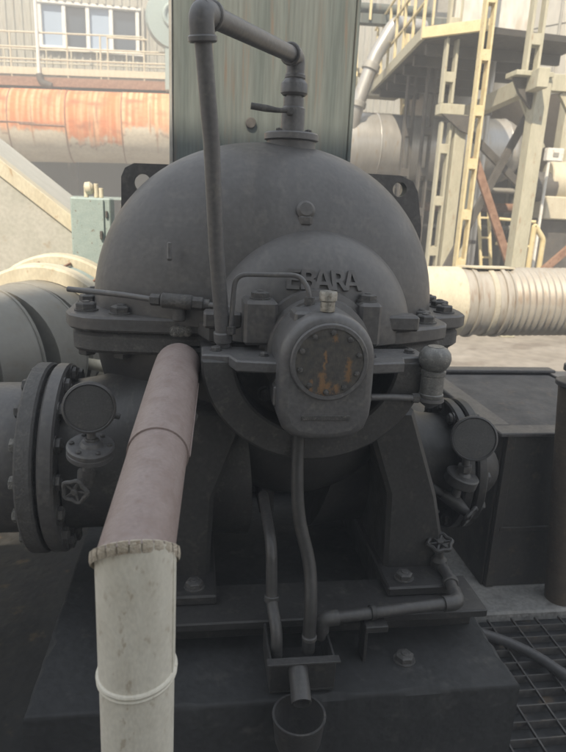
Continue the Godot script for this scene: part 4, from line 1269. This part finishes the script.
func make_building() -> void:
	var b := thing("plant_building", "pale ribbed metal plant building with a row of windows", "building", Vector3(2, 0, -27))
	# ribbed sheet wall, split round the window opening
	var wx0 := -5.85
	var wx1 := -2.10
	var wy0 := 6.78
	var wy1 := 8.35
	for q in [[-18.0, wx0, 4.7, 12.0], [wx1, 20.0, 4.7, 12.0], [wx0, wx1, 4.7, wy0], [wx0, wx1, wy1, 12.0]]:
		part(b, "ribbed_wall", ribbed(q[0], q[1], q[2], q[3], -25.5), M.siding)
	# lower storey set back under the upper floor
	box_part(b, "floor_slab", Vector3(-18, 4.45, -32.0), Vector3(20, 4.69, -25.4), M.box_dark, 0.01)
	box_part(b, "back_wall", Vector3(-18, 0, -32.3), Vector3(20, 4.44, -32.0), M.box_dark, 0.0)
	box_part(b, "roof_slab", Vector3(-18, 12.01, -32.3), Vector3(20, 12.3, -25.2), M.siding, 0.0)
	for k in 10:
		bar_part(b, "pillar", Vector3(-16.5 + k * 3.9, 0, -25.75), Vector3(-16.5 + k * 3.9, 4.44, -25.75), 0.35, 0.35, M.dark_steel)
	# window row
	var w := box_part(b, "window_back", Vector3(wx0, wy0, -25.95), Vector3(wx1, wy1, -25.9), M.dark_steel, 0.0)
	var xs := [-5.70, -4.86, -4.03, -3.20, -2.26]
	for k in 4:
		part(w, "pane", box(xs[k + 1] - xs[k] - 0.12, wy1 - wy0 - 0.20, 0.02, 0.0), [M.glass_pale, M.glass, M.glass_pale, M.glass][k], at((xs[k] + xs[k + 1]) / 2, (wy0 + wy1) / 2, -25.70 - 0.06 * (k % 2)))
	for k in 5:
		box_part(w, "mullion", Vector3(xs[k] - 0.065, wy0 + 0.02, -25.72), Vector3(xs[k] + 0.065, wy1 - 0.02, -25.55), M.frame, 0.01)
	for y in [wy0, wy1 - 0.10]:
		box_part(w, "window_rail", Vector3(wx0 + 0.02, y, -25.74), Vector3(wx1 - 0.02, y + 0.10, -25.5), M.frame, 0.01)
	box_part(w, "sill", Vector3(wx0 - 0.1, wy0 - 0.07, -25.55), Vector3(wx1 + 0.1, wy0 - 0.005, -25.32), M.frame, 0.01)
	for x in [wx0 - 0.10, wx1]:
		box_part(w, "jamb_trim", Vector3(x, wy0, -25.52), Vector3(x + 0.10, wy1, -25.36), M.siding, 0.01)

func ribbed(x0: float, x1: float, y0: float, y1: float, z: float) -> Mesh:
	var st := begin()
	var pitch := 0.28
	var prof := []
	var x := x0
	while x < x1 - 0.001:
		for q in [[0.0, 0.0], [0.16, 0.0], [0.19, 0.045], [0.25, 0.045]]:
			prof.append(Vector2(minf(x + q[0], x1), z + q[1]))
		x += pitch
	prof.append(Vector2(x1, z))
	for i in prof.size() - 1:
		var a: Vector2 = prof[i]
		var b: Vector2 = prof[i + 1]
		quad(st, Vector3(a.x, y0, a.y), Vector3(b.x, y0, b.y), Vector3(b.x, y1, b.y), Vector3(a.x, y1, a.y), Vector3(0, 0, 1))
		quad(st, Vector3(a.x, y0, z - 0.05), Vector3(b.x, y0, z - 0.05), Vector3(b.x, y1, z - 0.05), Vector3(a.x, y1, z - 0.05), Vector3(0, 0, -1))
	return st.commit()

func make_duct() -> void:
	var d := thing("rusty_duct", "big horizontal duct with rusted orange crown under the walkway", "duct", Vector3(-4, 2.7, -21))
	var L := 1.62
	var a0 := Vector3(-12.0, 3.46, -21.0)
	var dir := Vector3(1, 0.030, 0).normalized()
	for i in 9:
		var m: StandardMaterial3D = M.duct.duplicate()
		m.uv1_scale = Vector3(1, 1.0 / (24.0 * L), 1)
		m.uv1_offset = Vector3(0, fmod(i * 5.0 + 2.0, 24.0) / 24.0, 0)
		var r := 1.03 + (0.012 if i % 2 == 0 else 0.0)
		part(d, "duct_sheet", tube([a0 + dir * (i * L), a0 + dir * ((i + 1) * L + 0.03)], r, 56), m)
		part(d, "sheet_bead", torus(1.043, 0.016, 56, 6), M.rust, along(a0 + dir * (i * L), dir))
	# ragged lap patches where strips of sheet are pinned on the lower half
	for q in [[5.35, 40.0, 0.9], [6.75, 48.0, 1.0], [7.45, 66.0, 1.3]]:
		var c: Vector3 = a0 + dir * q[0]
		var ang: float = deg_to_rad(q[1])
		part(d, "patch_strip", box(q[2], 0.05, 0.05, 0.01), M.rust, Transform3D(Basis(Vector3.RIGHT, ang), c + Vector3(0, cos(ang) * 1.04 * 0.2 - 0.15, 1.03)))
	for x in [-10.0, -6.2, -1.2, 1.2]:
		box_part(d, "support_leg", Vector3(x - 0.16, 0.0, -21.25), Vector3(x + 0.16, 2.75, -20.9), M.dark_steel, 0.01)

func make_walkway() -> void:
	var w := thing("walkway", "cream railed steel walkway above the rusty duct", "walkway", Vector3(-5, 5.0, -20.5))
	var y := 4.93
	var s := 0.035
	var f := func(x: float, h: float, z: float) -> Vector3: return Vector3(x * 1.1, 0.18 + (y + s * (x + 3.0)) * 1.03 + h * 1.1, -19.46 * 1.1 + (z + 19.46))
	bar_part(w, "deck", f.call(-13.0, -0.04, -20.6), f.call(0.6, -0.04, -20.6), 0.06, 2.3, M.dark_steel, 0.0)
	bar_part(w, "toe_board", f.call(-13.0, 0.08, -19.44), f.call(0.6, 0.08, -19.44), 0.20, 0.02, M.cream, 0.003)
	bar_part(w, "edge_beam", f.call(-13.0, -0.19, -19.46), f.call(0.6, -0.19, -19.46), 0.26, 0.06, M.rust, 0.006)
	bar_part(w, "edge_beam", f.call(-13.0, -0.26, -21.75), f.call(0.6, -0.26, -21.75), 0.40, 0.06, M.rust, 0.006)
	for hgt in [0.38, 0.68, 1.05]:
		part(w, "rail", tube([f.call(-13.0, hgt, -19.46), f.call(-1.6, hgt, -19.46)] if hgt > 1.0 else [f.call(-13.0, hgt, -19.46), f.call(0.5, hgt, -19.46)], 0.026, 8), M.cream)
		part(w, "rail", tube([f.call(-13.0, hgt, -21.75), f.call(0.5, hgt, -21.75)], 0.026, 8), M.cream)
	part(w, "rail", tube([f.call(-2.55, 1.0, -19.42), f.call(-1.45, 0.98, -19.42)], 0.026, 8), M.cream)
	for x in [-12.4, -11.2, -10.0, -8.8, -7.6, -6.4, -5.16, -4.42, -3.65, -2.75, -2.55, -1.55, -0.35]:
		part(w, "rail_post", tube([f.call(x, -0.25, -19.47), f.call(x, 1.06, -19.47)], 0.030, 8), M.cream)
		part(w, "rail_post", tube([f.call(x + 0.5, -0.05, -21.75), f.call(x + 0.5, 1.06, -21.75)], 0.028, 8), M.cream)
	for x in [-11.0, -7.0, -4.1, -0.6]:
		box_part(w, "leg", Vector3(x * 1.1 - 0.12, 0.0, -24.5), Vector3(x * 1.1 + 0.12, 5.05 + s * (x + 3.0), -24.25), M.dark_steel, 0.01)
		bar_part(w, "bracket", f.call(x, -0.14, -22.4), f.call(x, -0.14, -19.5), 0.12, 0.14, M.dark_steel)
		bar_part(w, "knee_brace", f.call(x + 0.3, -0.30, -19.6), f.call(x, -0.72, -19.9), 0.08, 0.08, M.dark_steel)
	# white downpipe in front of the window
	part(w, "down_pipe", tube([f.call(-4.42, -0.2, -19.40), f.call(-4.42, 4.0, -19.40)], 0.055, 10), M.frame)
	part(w, "pipe_elbow", tube(rounded([f.call(-4.42, 0.0, -19.40), f.call(-4.38, -0.22, -19.38), f.call(-4.1, -0.30, -19.38)], 0.15), 0.10, 10), M.dark_steel)

# ---------------------------------------------------------------- background, right
func lattice_column(called: String, label: String, x: float, z: float, y0: float, y1: float, w: float, mat: Material, lean := 0.0) -> Node3D:
	var c := thing(called, label, "column", Vector3(x, y0, z), "lattice columns at the right")
	for s in [-1, 1]:
		bar_part(c, "chord", Vector3(x + s * w * 0.5, y0, z), Vector3(x + s * w * 0.5 + lean, y1, z), w * 0.24, 0.12, mat, 0.004)
	var n := int((y1 - y0) / 0.62)
	for k in n:
		var t := (k + 0.5) / n
		part(c, "batten", box(w * 0.95, 0.13, 0.02, 0.003), mat, at(x + lean * t, lerpf(y0, y1, t), z + 0.05))
		part(c, "batten", box(w * 0.95, 0.15, 0.02, 0.003), mat, at(x + lean * t, lerpf(y0, y1, t), z - 0.05))
	return c

func make_right_background() -> void:
	# --- cream pipe crossing behind the pump to the right
	var p := thing("cream_pipe", "horizontal cream pipe with ribbed jacket right of the pump", "pipe", Vector3(3.0, 0.62, -5))
	var y0 := 0.885
	var py := func(x: float) -> float: return y0 + 0.022 * (x - 0.8)
	part(p, "plain_run", tube([Vector3(0.5, py.call(0.5), -5.0), Vector3(2.20, py.call(2.2), -5.0)], 0.300, 48), M.cream)
	part(p, "sleeve", tube([Vector3(2.18, py.call(2.18), -5.0), Vector3(2.62, py.call(2.62), -5.0)], 0.288, 48), M.pale_jacket)
	part(p, "sleeve_band", washer(0.300, 0.27, 0.05, 48, 0.006), M.beige, along(Vector3(2.45, py.call(2.45), -5.0), Vector3(1, 0.022, 0)))
	var path := []
	var radii := []
	var i := 0
	var xx := 2.60
	while xx < 6.6:
		path.append(Vector3(xx, py.call(xx), -5.0))
		radii.append(0.298 if i % 2 == 0 else 0.280)
		xx += 0.029
		i += 1
	part(p, "ribbed_jacket", tube(path, radii, 40), M.pale_jacket)
	part(p, "top_plate", prism([Vector2(2.18, -0.03), Vector2(2.30, -0.16), Vector2(2.66, -0.12), Vector2(2.62, 0.02)], -0.006, 0.006), M.cream, Transform3D(Basis(Vector3.RIGHT, -PI / 2), Vector3(0, py.call(2.4) + 0.302, -5.03)))
	for k in 3:
		var bx: float = [2.30, 2.55, 4.2][k]
		part(p, "jacket_band", washer(0.306, 0.28, 0.035, 48, 0.004), M.pale_jacket, along(Vector3(bx, py.call(bx), -5.0), Vector3(1, 0.022, 0)))
	for x in [0.75, 4.6, 6.3]:
		box_part(p, "support_leg", Vector3(x - 0.1, 0.0, -5.15), Vector3(x + 0.1, 0.66, -4.85), M.dark_steel, 0.006)
	# --- silver clad duct
	var d := thing("silver_duct", "silver metal-clad duct with a rounded end behind the columns", "duct", Vector3(3, 2.25, -12))
	var dy := func(x: float) -> float: return 2.79 + 0.02 * (x - 3.0)
	for k in 5:
		var xa := -0.5 + k * 1.26
		part(d, "clad_section", tube([Vector3(xa, dy.call(xa), -12), Vector3(xa + 1.27, dy.call(xa + 1.27), -12)], 0.58 + (0.008 if k % 2 == 0 else 0.0), 48), M.silver)
		part(d, "section_bead", torus(0.588, 0.012, 48, 6), M.silver, along(Vector3(xa + 1.26, dy.call(xa + 1.26), -12), Vector3(1, 0.02, 0)))
	part(d, "end_dome", lathe([Vector2(0.575, 0.0), Vector2(0.56, 0.12), Vector2(0.50, 0.24), Vector2(0.38, 0.34), Vector2(0.20, 0.40), Vector2(0.0, 0.42)], 40), M.silver, along(Vector3(5.78, dy.call(5.78), -12), Vector3(1, 0.02, 0)))
	for x in [1.0, 3.6, 5.0]:
		box_part(d, "support_leg", Vector3(x - 0.12, 0.0, -12.2), Vector3(x + 0.12, 2.30, -11.8), M.dark_steel, 0.01)
	# --- dark wall put in place of shadowed machinery, shade kept in its colour
	var sh := thing("shade_shed", "dark stand-in shed of pipes for shadowed machinery beyond the columns at the right", "shed", Vector3(8, 0, -17))
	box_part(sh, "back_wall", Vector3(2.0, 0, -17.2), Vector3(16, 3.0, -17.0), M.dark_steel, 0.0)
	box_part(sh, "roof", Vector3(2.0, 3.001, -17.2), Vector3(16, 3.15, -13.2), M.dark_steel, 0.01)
	for k in 6:
		bar_part(sh, "post", Vector3(2.4 + k * 2.3, 0, -13.4), Vector3(2.4 + k * 2.3, 3.0, -13.4), 0.18, 0.18, M.dark_steel)
	part(sh, "rust_pipe", tube([Vector3(2.2, 1.72, -13.15), Vector3(9.0, 1.85, -13.15)], 0.10, 14), M.rust)
	part(sh, "grey_pipe", tube([Vector3(2.2, 1.35, -13.2), Vector3(9.0, 1.40, -13.2)], 0.05, 10), M.cladding)
	part(sh, "grey_pipe", tube([Vector3(2.2, 2.12, -13.25), Vector3(9.0, 2.2, -13.25)], 0.06, 10), M.cladding)
	# --- lattice columns
	lattice_column("lattice_column", "upper cream lattice column rising through the dark platform from a bracket", 3.465, -9.0, 3.14, 7.2, 0.145, M.steel)
	lattice_column("lattice_column", "tall thin yellowish lattice column between the white downpipe and the plain post", 3.60, -8.2, 0.0, 7.2, 0.115, M.yellow)
	lattice_column("lattice_column", "short cream lattice column at the upper right standing on the girder bracket", 4.15, -8.0, 3.42, 7.0, 0.15, M.steel)
	lattice_column("lattice_column", "lower cream lattice column under the bracket, nearest the pump", 3.50, -9.0, 0.0, 2.90, 0.13, M.steel)
	lattice_column("lattice_column", "dark lattice column in front of the silver duct, left of its twin", 3.60, -11.0, 0.0, 3.95, 0.13, M.dark_steel)
	lattice_column("lattice_column", "dark lattice column in front of the silver duct, right of its twin", 3.80, -10.6, 0.0, 3.95, 0.13, M.dark_steel)
	# --- frame of plain posts, girder and braces
	var f := thing("braced_structure", "cream steel frame with girder and crossed braces at the right", "frame", Vector3(4.4, 0, -9))
	box_part(f, "post", Vector3(4.22, 0, -8.1), Vector3(4.42, 3.30, -7.9), M.steel, 0.008)
	box_part(f, "post", Vector3(3.63, 0, -9.10), Vector3(3.80, 3.0, -8.93), M.steel, 0.008)
	box_part(f, "post", Vector3(4.75, 0, -11.1), Vector3(4.95, 3.20, -10.9), M.steel, 0.008)
	bar_part(f, "girder", Vector3(4.55, 3.28, -11.0), Vector3(4.13, 3.28, -7.6), 0.14, 0.22, M.steel, 0.006)
	bar_part(f, "girder", Vector3(4.20, 3.30, -8.0), Vector3(7.5, 3.34, -8.0), 0.20, 0.14, M.steel, 0.006)
	bar_part(f, "girder", Vector3(3.36, 3.06, -9.0), Vector3(3.72, 3.06, -9.0), 0.14, 0.20, M.steel, 0.006)
	box_part(f, "bracket_plate", Vector3(3.90, 3.34, -8.15), Vector3(4.40, 3.40, -7.85), M.steel, 0.006)
	part(f, "gusset", prism([Vector2(3.38, 2.985), Vector2(3.80, 2.985), Vector2(3.80, 2.74), Vector2(3.68, 2.78)], -8.91, -8.86, 0.004), M.dark_steel)
	part(f, "gusset", prism([Vector2(3.92, 3.33), Vector2(4.21, 3.33), Vector2(4.21, 2.98), Vector2(4.02, 3.16)], -8.02, -7.96, 0.004), M.dark_steel)
	bar_part(f, "brace", Vector3(4.52, 3.12, -8.5), Vector3(3.50, 0.75, -8.55), 0.10, 0.06, M.dark_steel)
	bar_part(f, "brace", Vector3(3.72, 2.72, -8.62), Vector3(4.72, 1.95, -8.62), 0.10, 0.06, M.dark_steel)
	bar_part(f, "brace", Vector3(4.20, 3.15, -8.2), Vector3(4.62, 2.55, -8.3), 0.09, 0.06, M.steel)
	bar_part(f, "brace", Vector3(3.75, 2.42, -8.48), Vector3(4.50, 0.95, -8.48), 0.11, 0.06, M.rust)
	bar_part(f, "brace", Vector3(5.65, 1.60, -8.3), Vector3(4.75, 0.75, -8.3), 0.10, 0.06, M.rust)
	bar_part(f, "brace", Vector3(4.62, 3.2, -8.0), Vector3(5.10, 2.55, -8.0), 0.09, 0.06, M.steel)
	# white downpipe
	var wp := thing("white_downpipe", "shiny white vertical pipe behind the yellowish lattice column", "pipe", Vector3(4.52, 0, -10))
	part(wp, "pipe_run", tube([Vector3(4.60, 0.0, -10), Vector3(4.55, 3.0, -10), Vector3(4.52, 7.0, -10)], 0.062, 16), M.silver)
	for y in [1.2, 3.2, 5.2]:
		part(wp, "pipe_clamp", cyl(0.078, 0.06, 16, 0.004), M.dark_steel, at(4.56, y, -10))
	# --- dark platform
	var pf := thing("platform", "dark high steel platform seen from below above the silver duct", "platform", Vector3(3.9, 3.9, -10.5))
	part(pf, "deck", prism([Vector2(3.55, 13.4), Vector2(3.12, 9.2), Vector2(3.78, 8.55), Vector2(5.30, 8.70), Vector2(5.30, 13.4)], 3.96, 4.04, 0.0), M.box_dark, Transform3D(Basis(Vector3(1, 0, 0), Vector3(0, 0, -1), Vector3(0, 1, 0)), Vector3.ZERO))
	bar_part(pf, "edge_beam", Vector3(3.53, 4.05, -13.4), Vector3(3.10, 4.05, -9.18), 0.06, 0.16, M.steel, 0.004)
	bar_part(pf, "edge_beam", Vector3(3.09, 4.05, -9.16), Vector3(3.78, 4.05, -8.50), 0.06, 0.14, M.yellow, 0.004)
	for k in 6:
		var z := -9.3 - k * 0.70
		bar_part(pf, "joist", Vector3(3.20 + k * 0.07, 3.88, z), Vector3(5.25, 3.88, z), 0.14, 0.07, M.box_dark)
	for k in 7:
		var z := -9.2 - k * 0.65
		bar_part(pf, "rail_post", Vector3(3.10 + k * 0.066, 4.0, z), Vector3(3.10 + k * 0.066, 5.1, z), 0.04, 0.04, M.yellow)
	for h in [0.4, 0.75, 1.1]:
		bar_part(pf, "rail", Vector3(3.09, 4.04 + h, -9.18), Vector3(3.52, 4.04 + h, -13.4), 0.035, 0.035, M.yellow)
	box_part(pf, "hanging_panel", Vector3(3.45, 4.10, -9.05), Vector3(4.6, 5.1, -8.95), M.plaster, 0.01)
	# grey duct casing between the lattice columns
	var gc := thing("grey_casing", "grey metal casing between the two tall lattice columns", "casing", Vector3(4.6, 3.1, -12.6))
	part(gc, "casing_body", prism([Vector2(4.35, 3.45), Vector2(4.95, 3.25), Vector2(5.6, 3.25), Vector2(5.6, 7.0), Vector2(4.35, 7.0)], -13.5, -12.5, 0.02), M.cladding)
	for x in [4.6, 5.35]:
		box_part(gc, "leg", Vector3(x - 0.07, 0, -13.2), Vector3(x + 0.07, 3.45, -13.05), M.dark_steel)
	# --- white tank and hopper
	var t := thing("white_tank", "large white rounded tank at the upper right corner", "tank", Vector3(8.4, 3.3, -13))
	part(t, "shell", lathe([Vector2(2.60, 3.85), Vector2(2.66, 3.95), Vector2(2.66, 8.5)], 72), M.plaster, at(8.55, 0, -13))
	part(t, "weld_line", torus(2.66, 0.014, 72, 6), M.cladding, at(8.55, 5.0, -13))
	part(t, "hopper", lathe([Vector2(0.7, 1.7), Vector2(2.55, 3.84)], 60), M.hopper, at(8.55, 0, -13))
	for k in 6:
		var a := TAU * k / 6 + 0.3
		box_part(t, "leg", Vector3(8.55 + cos(a) * 2.5 - 0.12, 0, -13 + sin(a) * 2.5 - 0.12), Vector3(8.55 + cos(a) * 2.5 + 0.12, 3.9, -13 + sin(a) * 2.5 + 0.12), M.steel, 0.01)
	part(t, "ladder_rail", tube([Vector3(6.35, 3.9, -11.4), Vector3(6.35, 8.0, -11.4)], 0.025, 8), M.cladding)
	part(t, "side_pipe", tube([Vector3(6.9, 4.25, -10.8), Vector3(8.4, 4.28, -10.25)], 0.12, 12), M.cladding)
	# cream blower with grey body, right edge
	var bl := thing("cream_machine", "cream blower machine at the right edge behind the frame", "machine", Vector3(6.6, 0, -11))
	part(bl, "drum", cyl(0.36, 0.9, 30, 0.02), M.cream, along(Vector3(6.75, 2.28, -10.9), Vector3(1, 0, 0.2)))
	part(bl, "dark_drum", cyl(0.26, 0.5, 24, 0.02), M.dark_steel, along(Vector3(6.15, 2.18, -10.9), Vector3(1, 0, 0.2)))
	box_part(bl, "housing", Vector3(6.15, 1.62, -11.2), Vector3(7.4, 2.02, -10.6), M.cream, 0.02)
	box_part(bl, "stand", Vector3(6.1, 0.0, -11.3), Vector3(7.5, 1.61, -10.8), M.dark_steel, 0.02)
	var jb := thing("switch_box", "small white switch box on a thin post at the right", "box", Vector3(5.2, 0, -9))
	box_part(jb, "box_body", Vector3(5.10, 2.46, -9.06), Vector3(5.36, 2.64, -8.96), M.frame, 0.008)
	box_part(jb, "switch_plate", Vector3(5.19, 2.52, -8.9595), Vector3(5.28, 2.58, -8.95), M.cladding, 0.002)
	bar_part(jb, "post", Vector3(5.16, 0, -9.0), Vector3(5.16, 2.459, -9.0), 0.035, 0.035, M.frame)
	# yellow handrail and ladder
	var hr := thing("handrail", "yellow bent handrail behind the big cream post", "rail", Vector3(4.9, 0, -8.6))
	part(hr, "rail_loop", tube(rounded([Vector3(4.86, 0.0, -8.6), Vector3(4.86, 1.54, -8.6), Vector3(5.03, 1.34, -8.6), Vector3(5.03, 0.0, -8.6)], 0.05), 0.040, 10), M.yellow)
	part(hr, "rail", tube([Vector3(4.35, 1.60, -8.7), Vector3(4.87, 1.58, -8.6)], 0.022, 8), M.yellow)
	part(hr, "rail", tube([Vector3(4.35, 1.25, -8.7), Vector3(4.87, 1.22, -8.6)], 0.022, 8), M.yellow)
	part(hr, "rail_post", tube([Vector3(4.55, 0.0, -8.7), Vector3(4.55, 1.6, -8.66)], 0.022, 8), M.yellow)
	var ld := thing("ladder", "small yellow ladder leaning behind the crossed braces", "ladder", Vector3(4.3, 0, -9))
	for s in [0.0, 0.16]:
		bar_part(ld, "stile", Vector3(4.20 + s, 1.75, -9.1), Vector3(4.42 + s, 0.0, -8.9), 0.04, 0.04, M.yellow)
	for k in 6:
		var tt := (k + 0.5) / 6.0
		bar_part(ld, "rung", Vector3(4.20, 1.75, -9.1).lerp(Vector3(4.42, 0, -8.9), tt), Vector3(4.36, 1.75, -9.1).lerp(Vector3(4.58, 0, -8.9), tt), 0.03, 0.03, M.yellow)
	# slanted insulated pipe at the platform's left edge
	var sl := thing("slanted_pipe", "pale slanted pipe with a bent top left of the dark platform", "pipe", Vector3(2.8, 3.2, -11.5))
	part(sl, "pipe_run", tube(rounded([Vector3(2.72, 3.0, -11.6), Vector3(2.79, 3.43, -11.5), Vector3(3.05, 4.24, -11.5), Vector3(3.36, 4.78, -11.5), Vector3(3.95, 4.80, -11.7)], 0.14), 0.125, 18), M.silver)
	part(sl, "pipe_clamp", cyl(0.16, 0.12, 18, 0.01), M.cladding, along(Vector3(2.99, 4.06, -11.5), Vector3(0.34, 1, 0)))
	part(sl, "pipe_clamp", cyl(0.155, 0.10, 18, 0.01), M.cladding, along(Vector3(2.795, 3.44, -11.5), Vector3(0.2, 1, 0)))
	# stair with cream treads behind
	var stt := thing("steel_stair", "cream steel stair with rails between the column and the dark platform", "stair", Vector3(3.8, 0, -13))
	for k in 10:
		var yy := 0.45 + k * 0.44
		box_part(stt, "tread", Vector3(3.30, yy, -13.3 - k * 0.10), Vector3(4.25, yy + 0.10, -12.9 - k * 0.10), M.cream, 0.004)
	for x in [3.22, 4.32]:
		bar_part(stt, "stringer", Vector3(x, 0.0, -12.75), Vector3(x, 5.0, -14.0), 0.06, 0.16, M.yellow)
		for k in 5:
			bar_part(stt, "rail_post", Vector3(x, 0.8 + k * 0.95, -12.95 - k * 0.22), Vector3(x, 1.85 + k * 0.95, -12.95 - k * 0.22), 0.045, 0.045, M.yellow)
		bar_part(stt, "rail", Vector3(x, 1.0, -12.75), Vector3(x, 5.9, -13.9), 0.045, 0.045, M.yellow)
	# greenish crossing beam with yellow rail, high up
	var gb := thing("pipe_bridge", "grey-green pipe bridge with yellow rail at the top of the view", "bridge", Vector3(3.4, 4.6, -12.5))
	bar_part(gb, "beam", Vector3(1.0, 5.0, -12.4), Vector3(7.0, 5.12, -12.4), 0.16, 0.2, M.green)
	part(gb, "pipe", tube([Vector3(1.0, 5.25, -12.6), Vector3(7.0, 5.36, -12.6)], 0.09, 12), M.green)
	for k in 10:
		bar_part(gb, "rail_post", Vector3(1.3 + k * 0.6, 5.0, -12.25), Vector3(1.3 + k * 0.6, 6.1, -12.25), 0.04, 0.04, M.yellow)
	for h in [5.55, 6.05]:
		bar_part(gb, "rail", Vector3(1.0, h, -12.22), Vector3(7.0, h + 0.12, -12.22), 0.04, 0.04, M.yellow)
	for x in [1.2, 6.8]:
		box_part(gb, "leg", Vector3(x - 0.1, 0, -12.85), Vector3(x + 0.1, 4.93, -12.65), M.dark_steel)
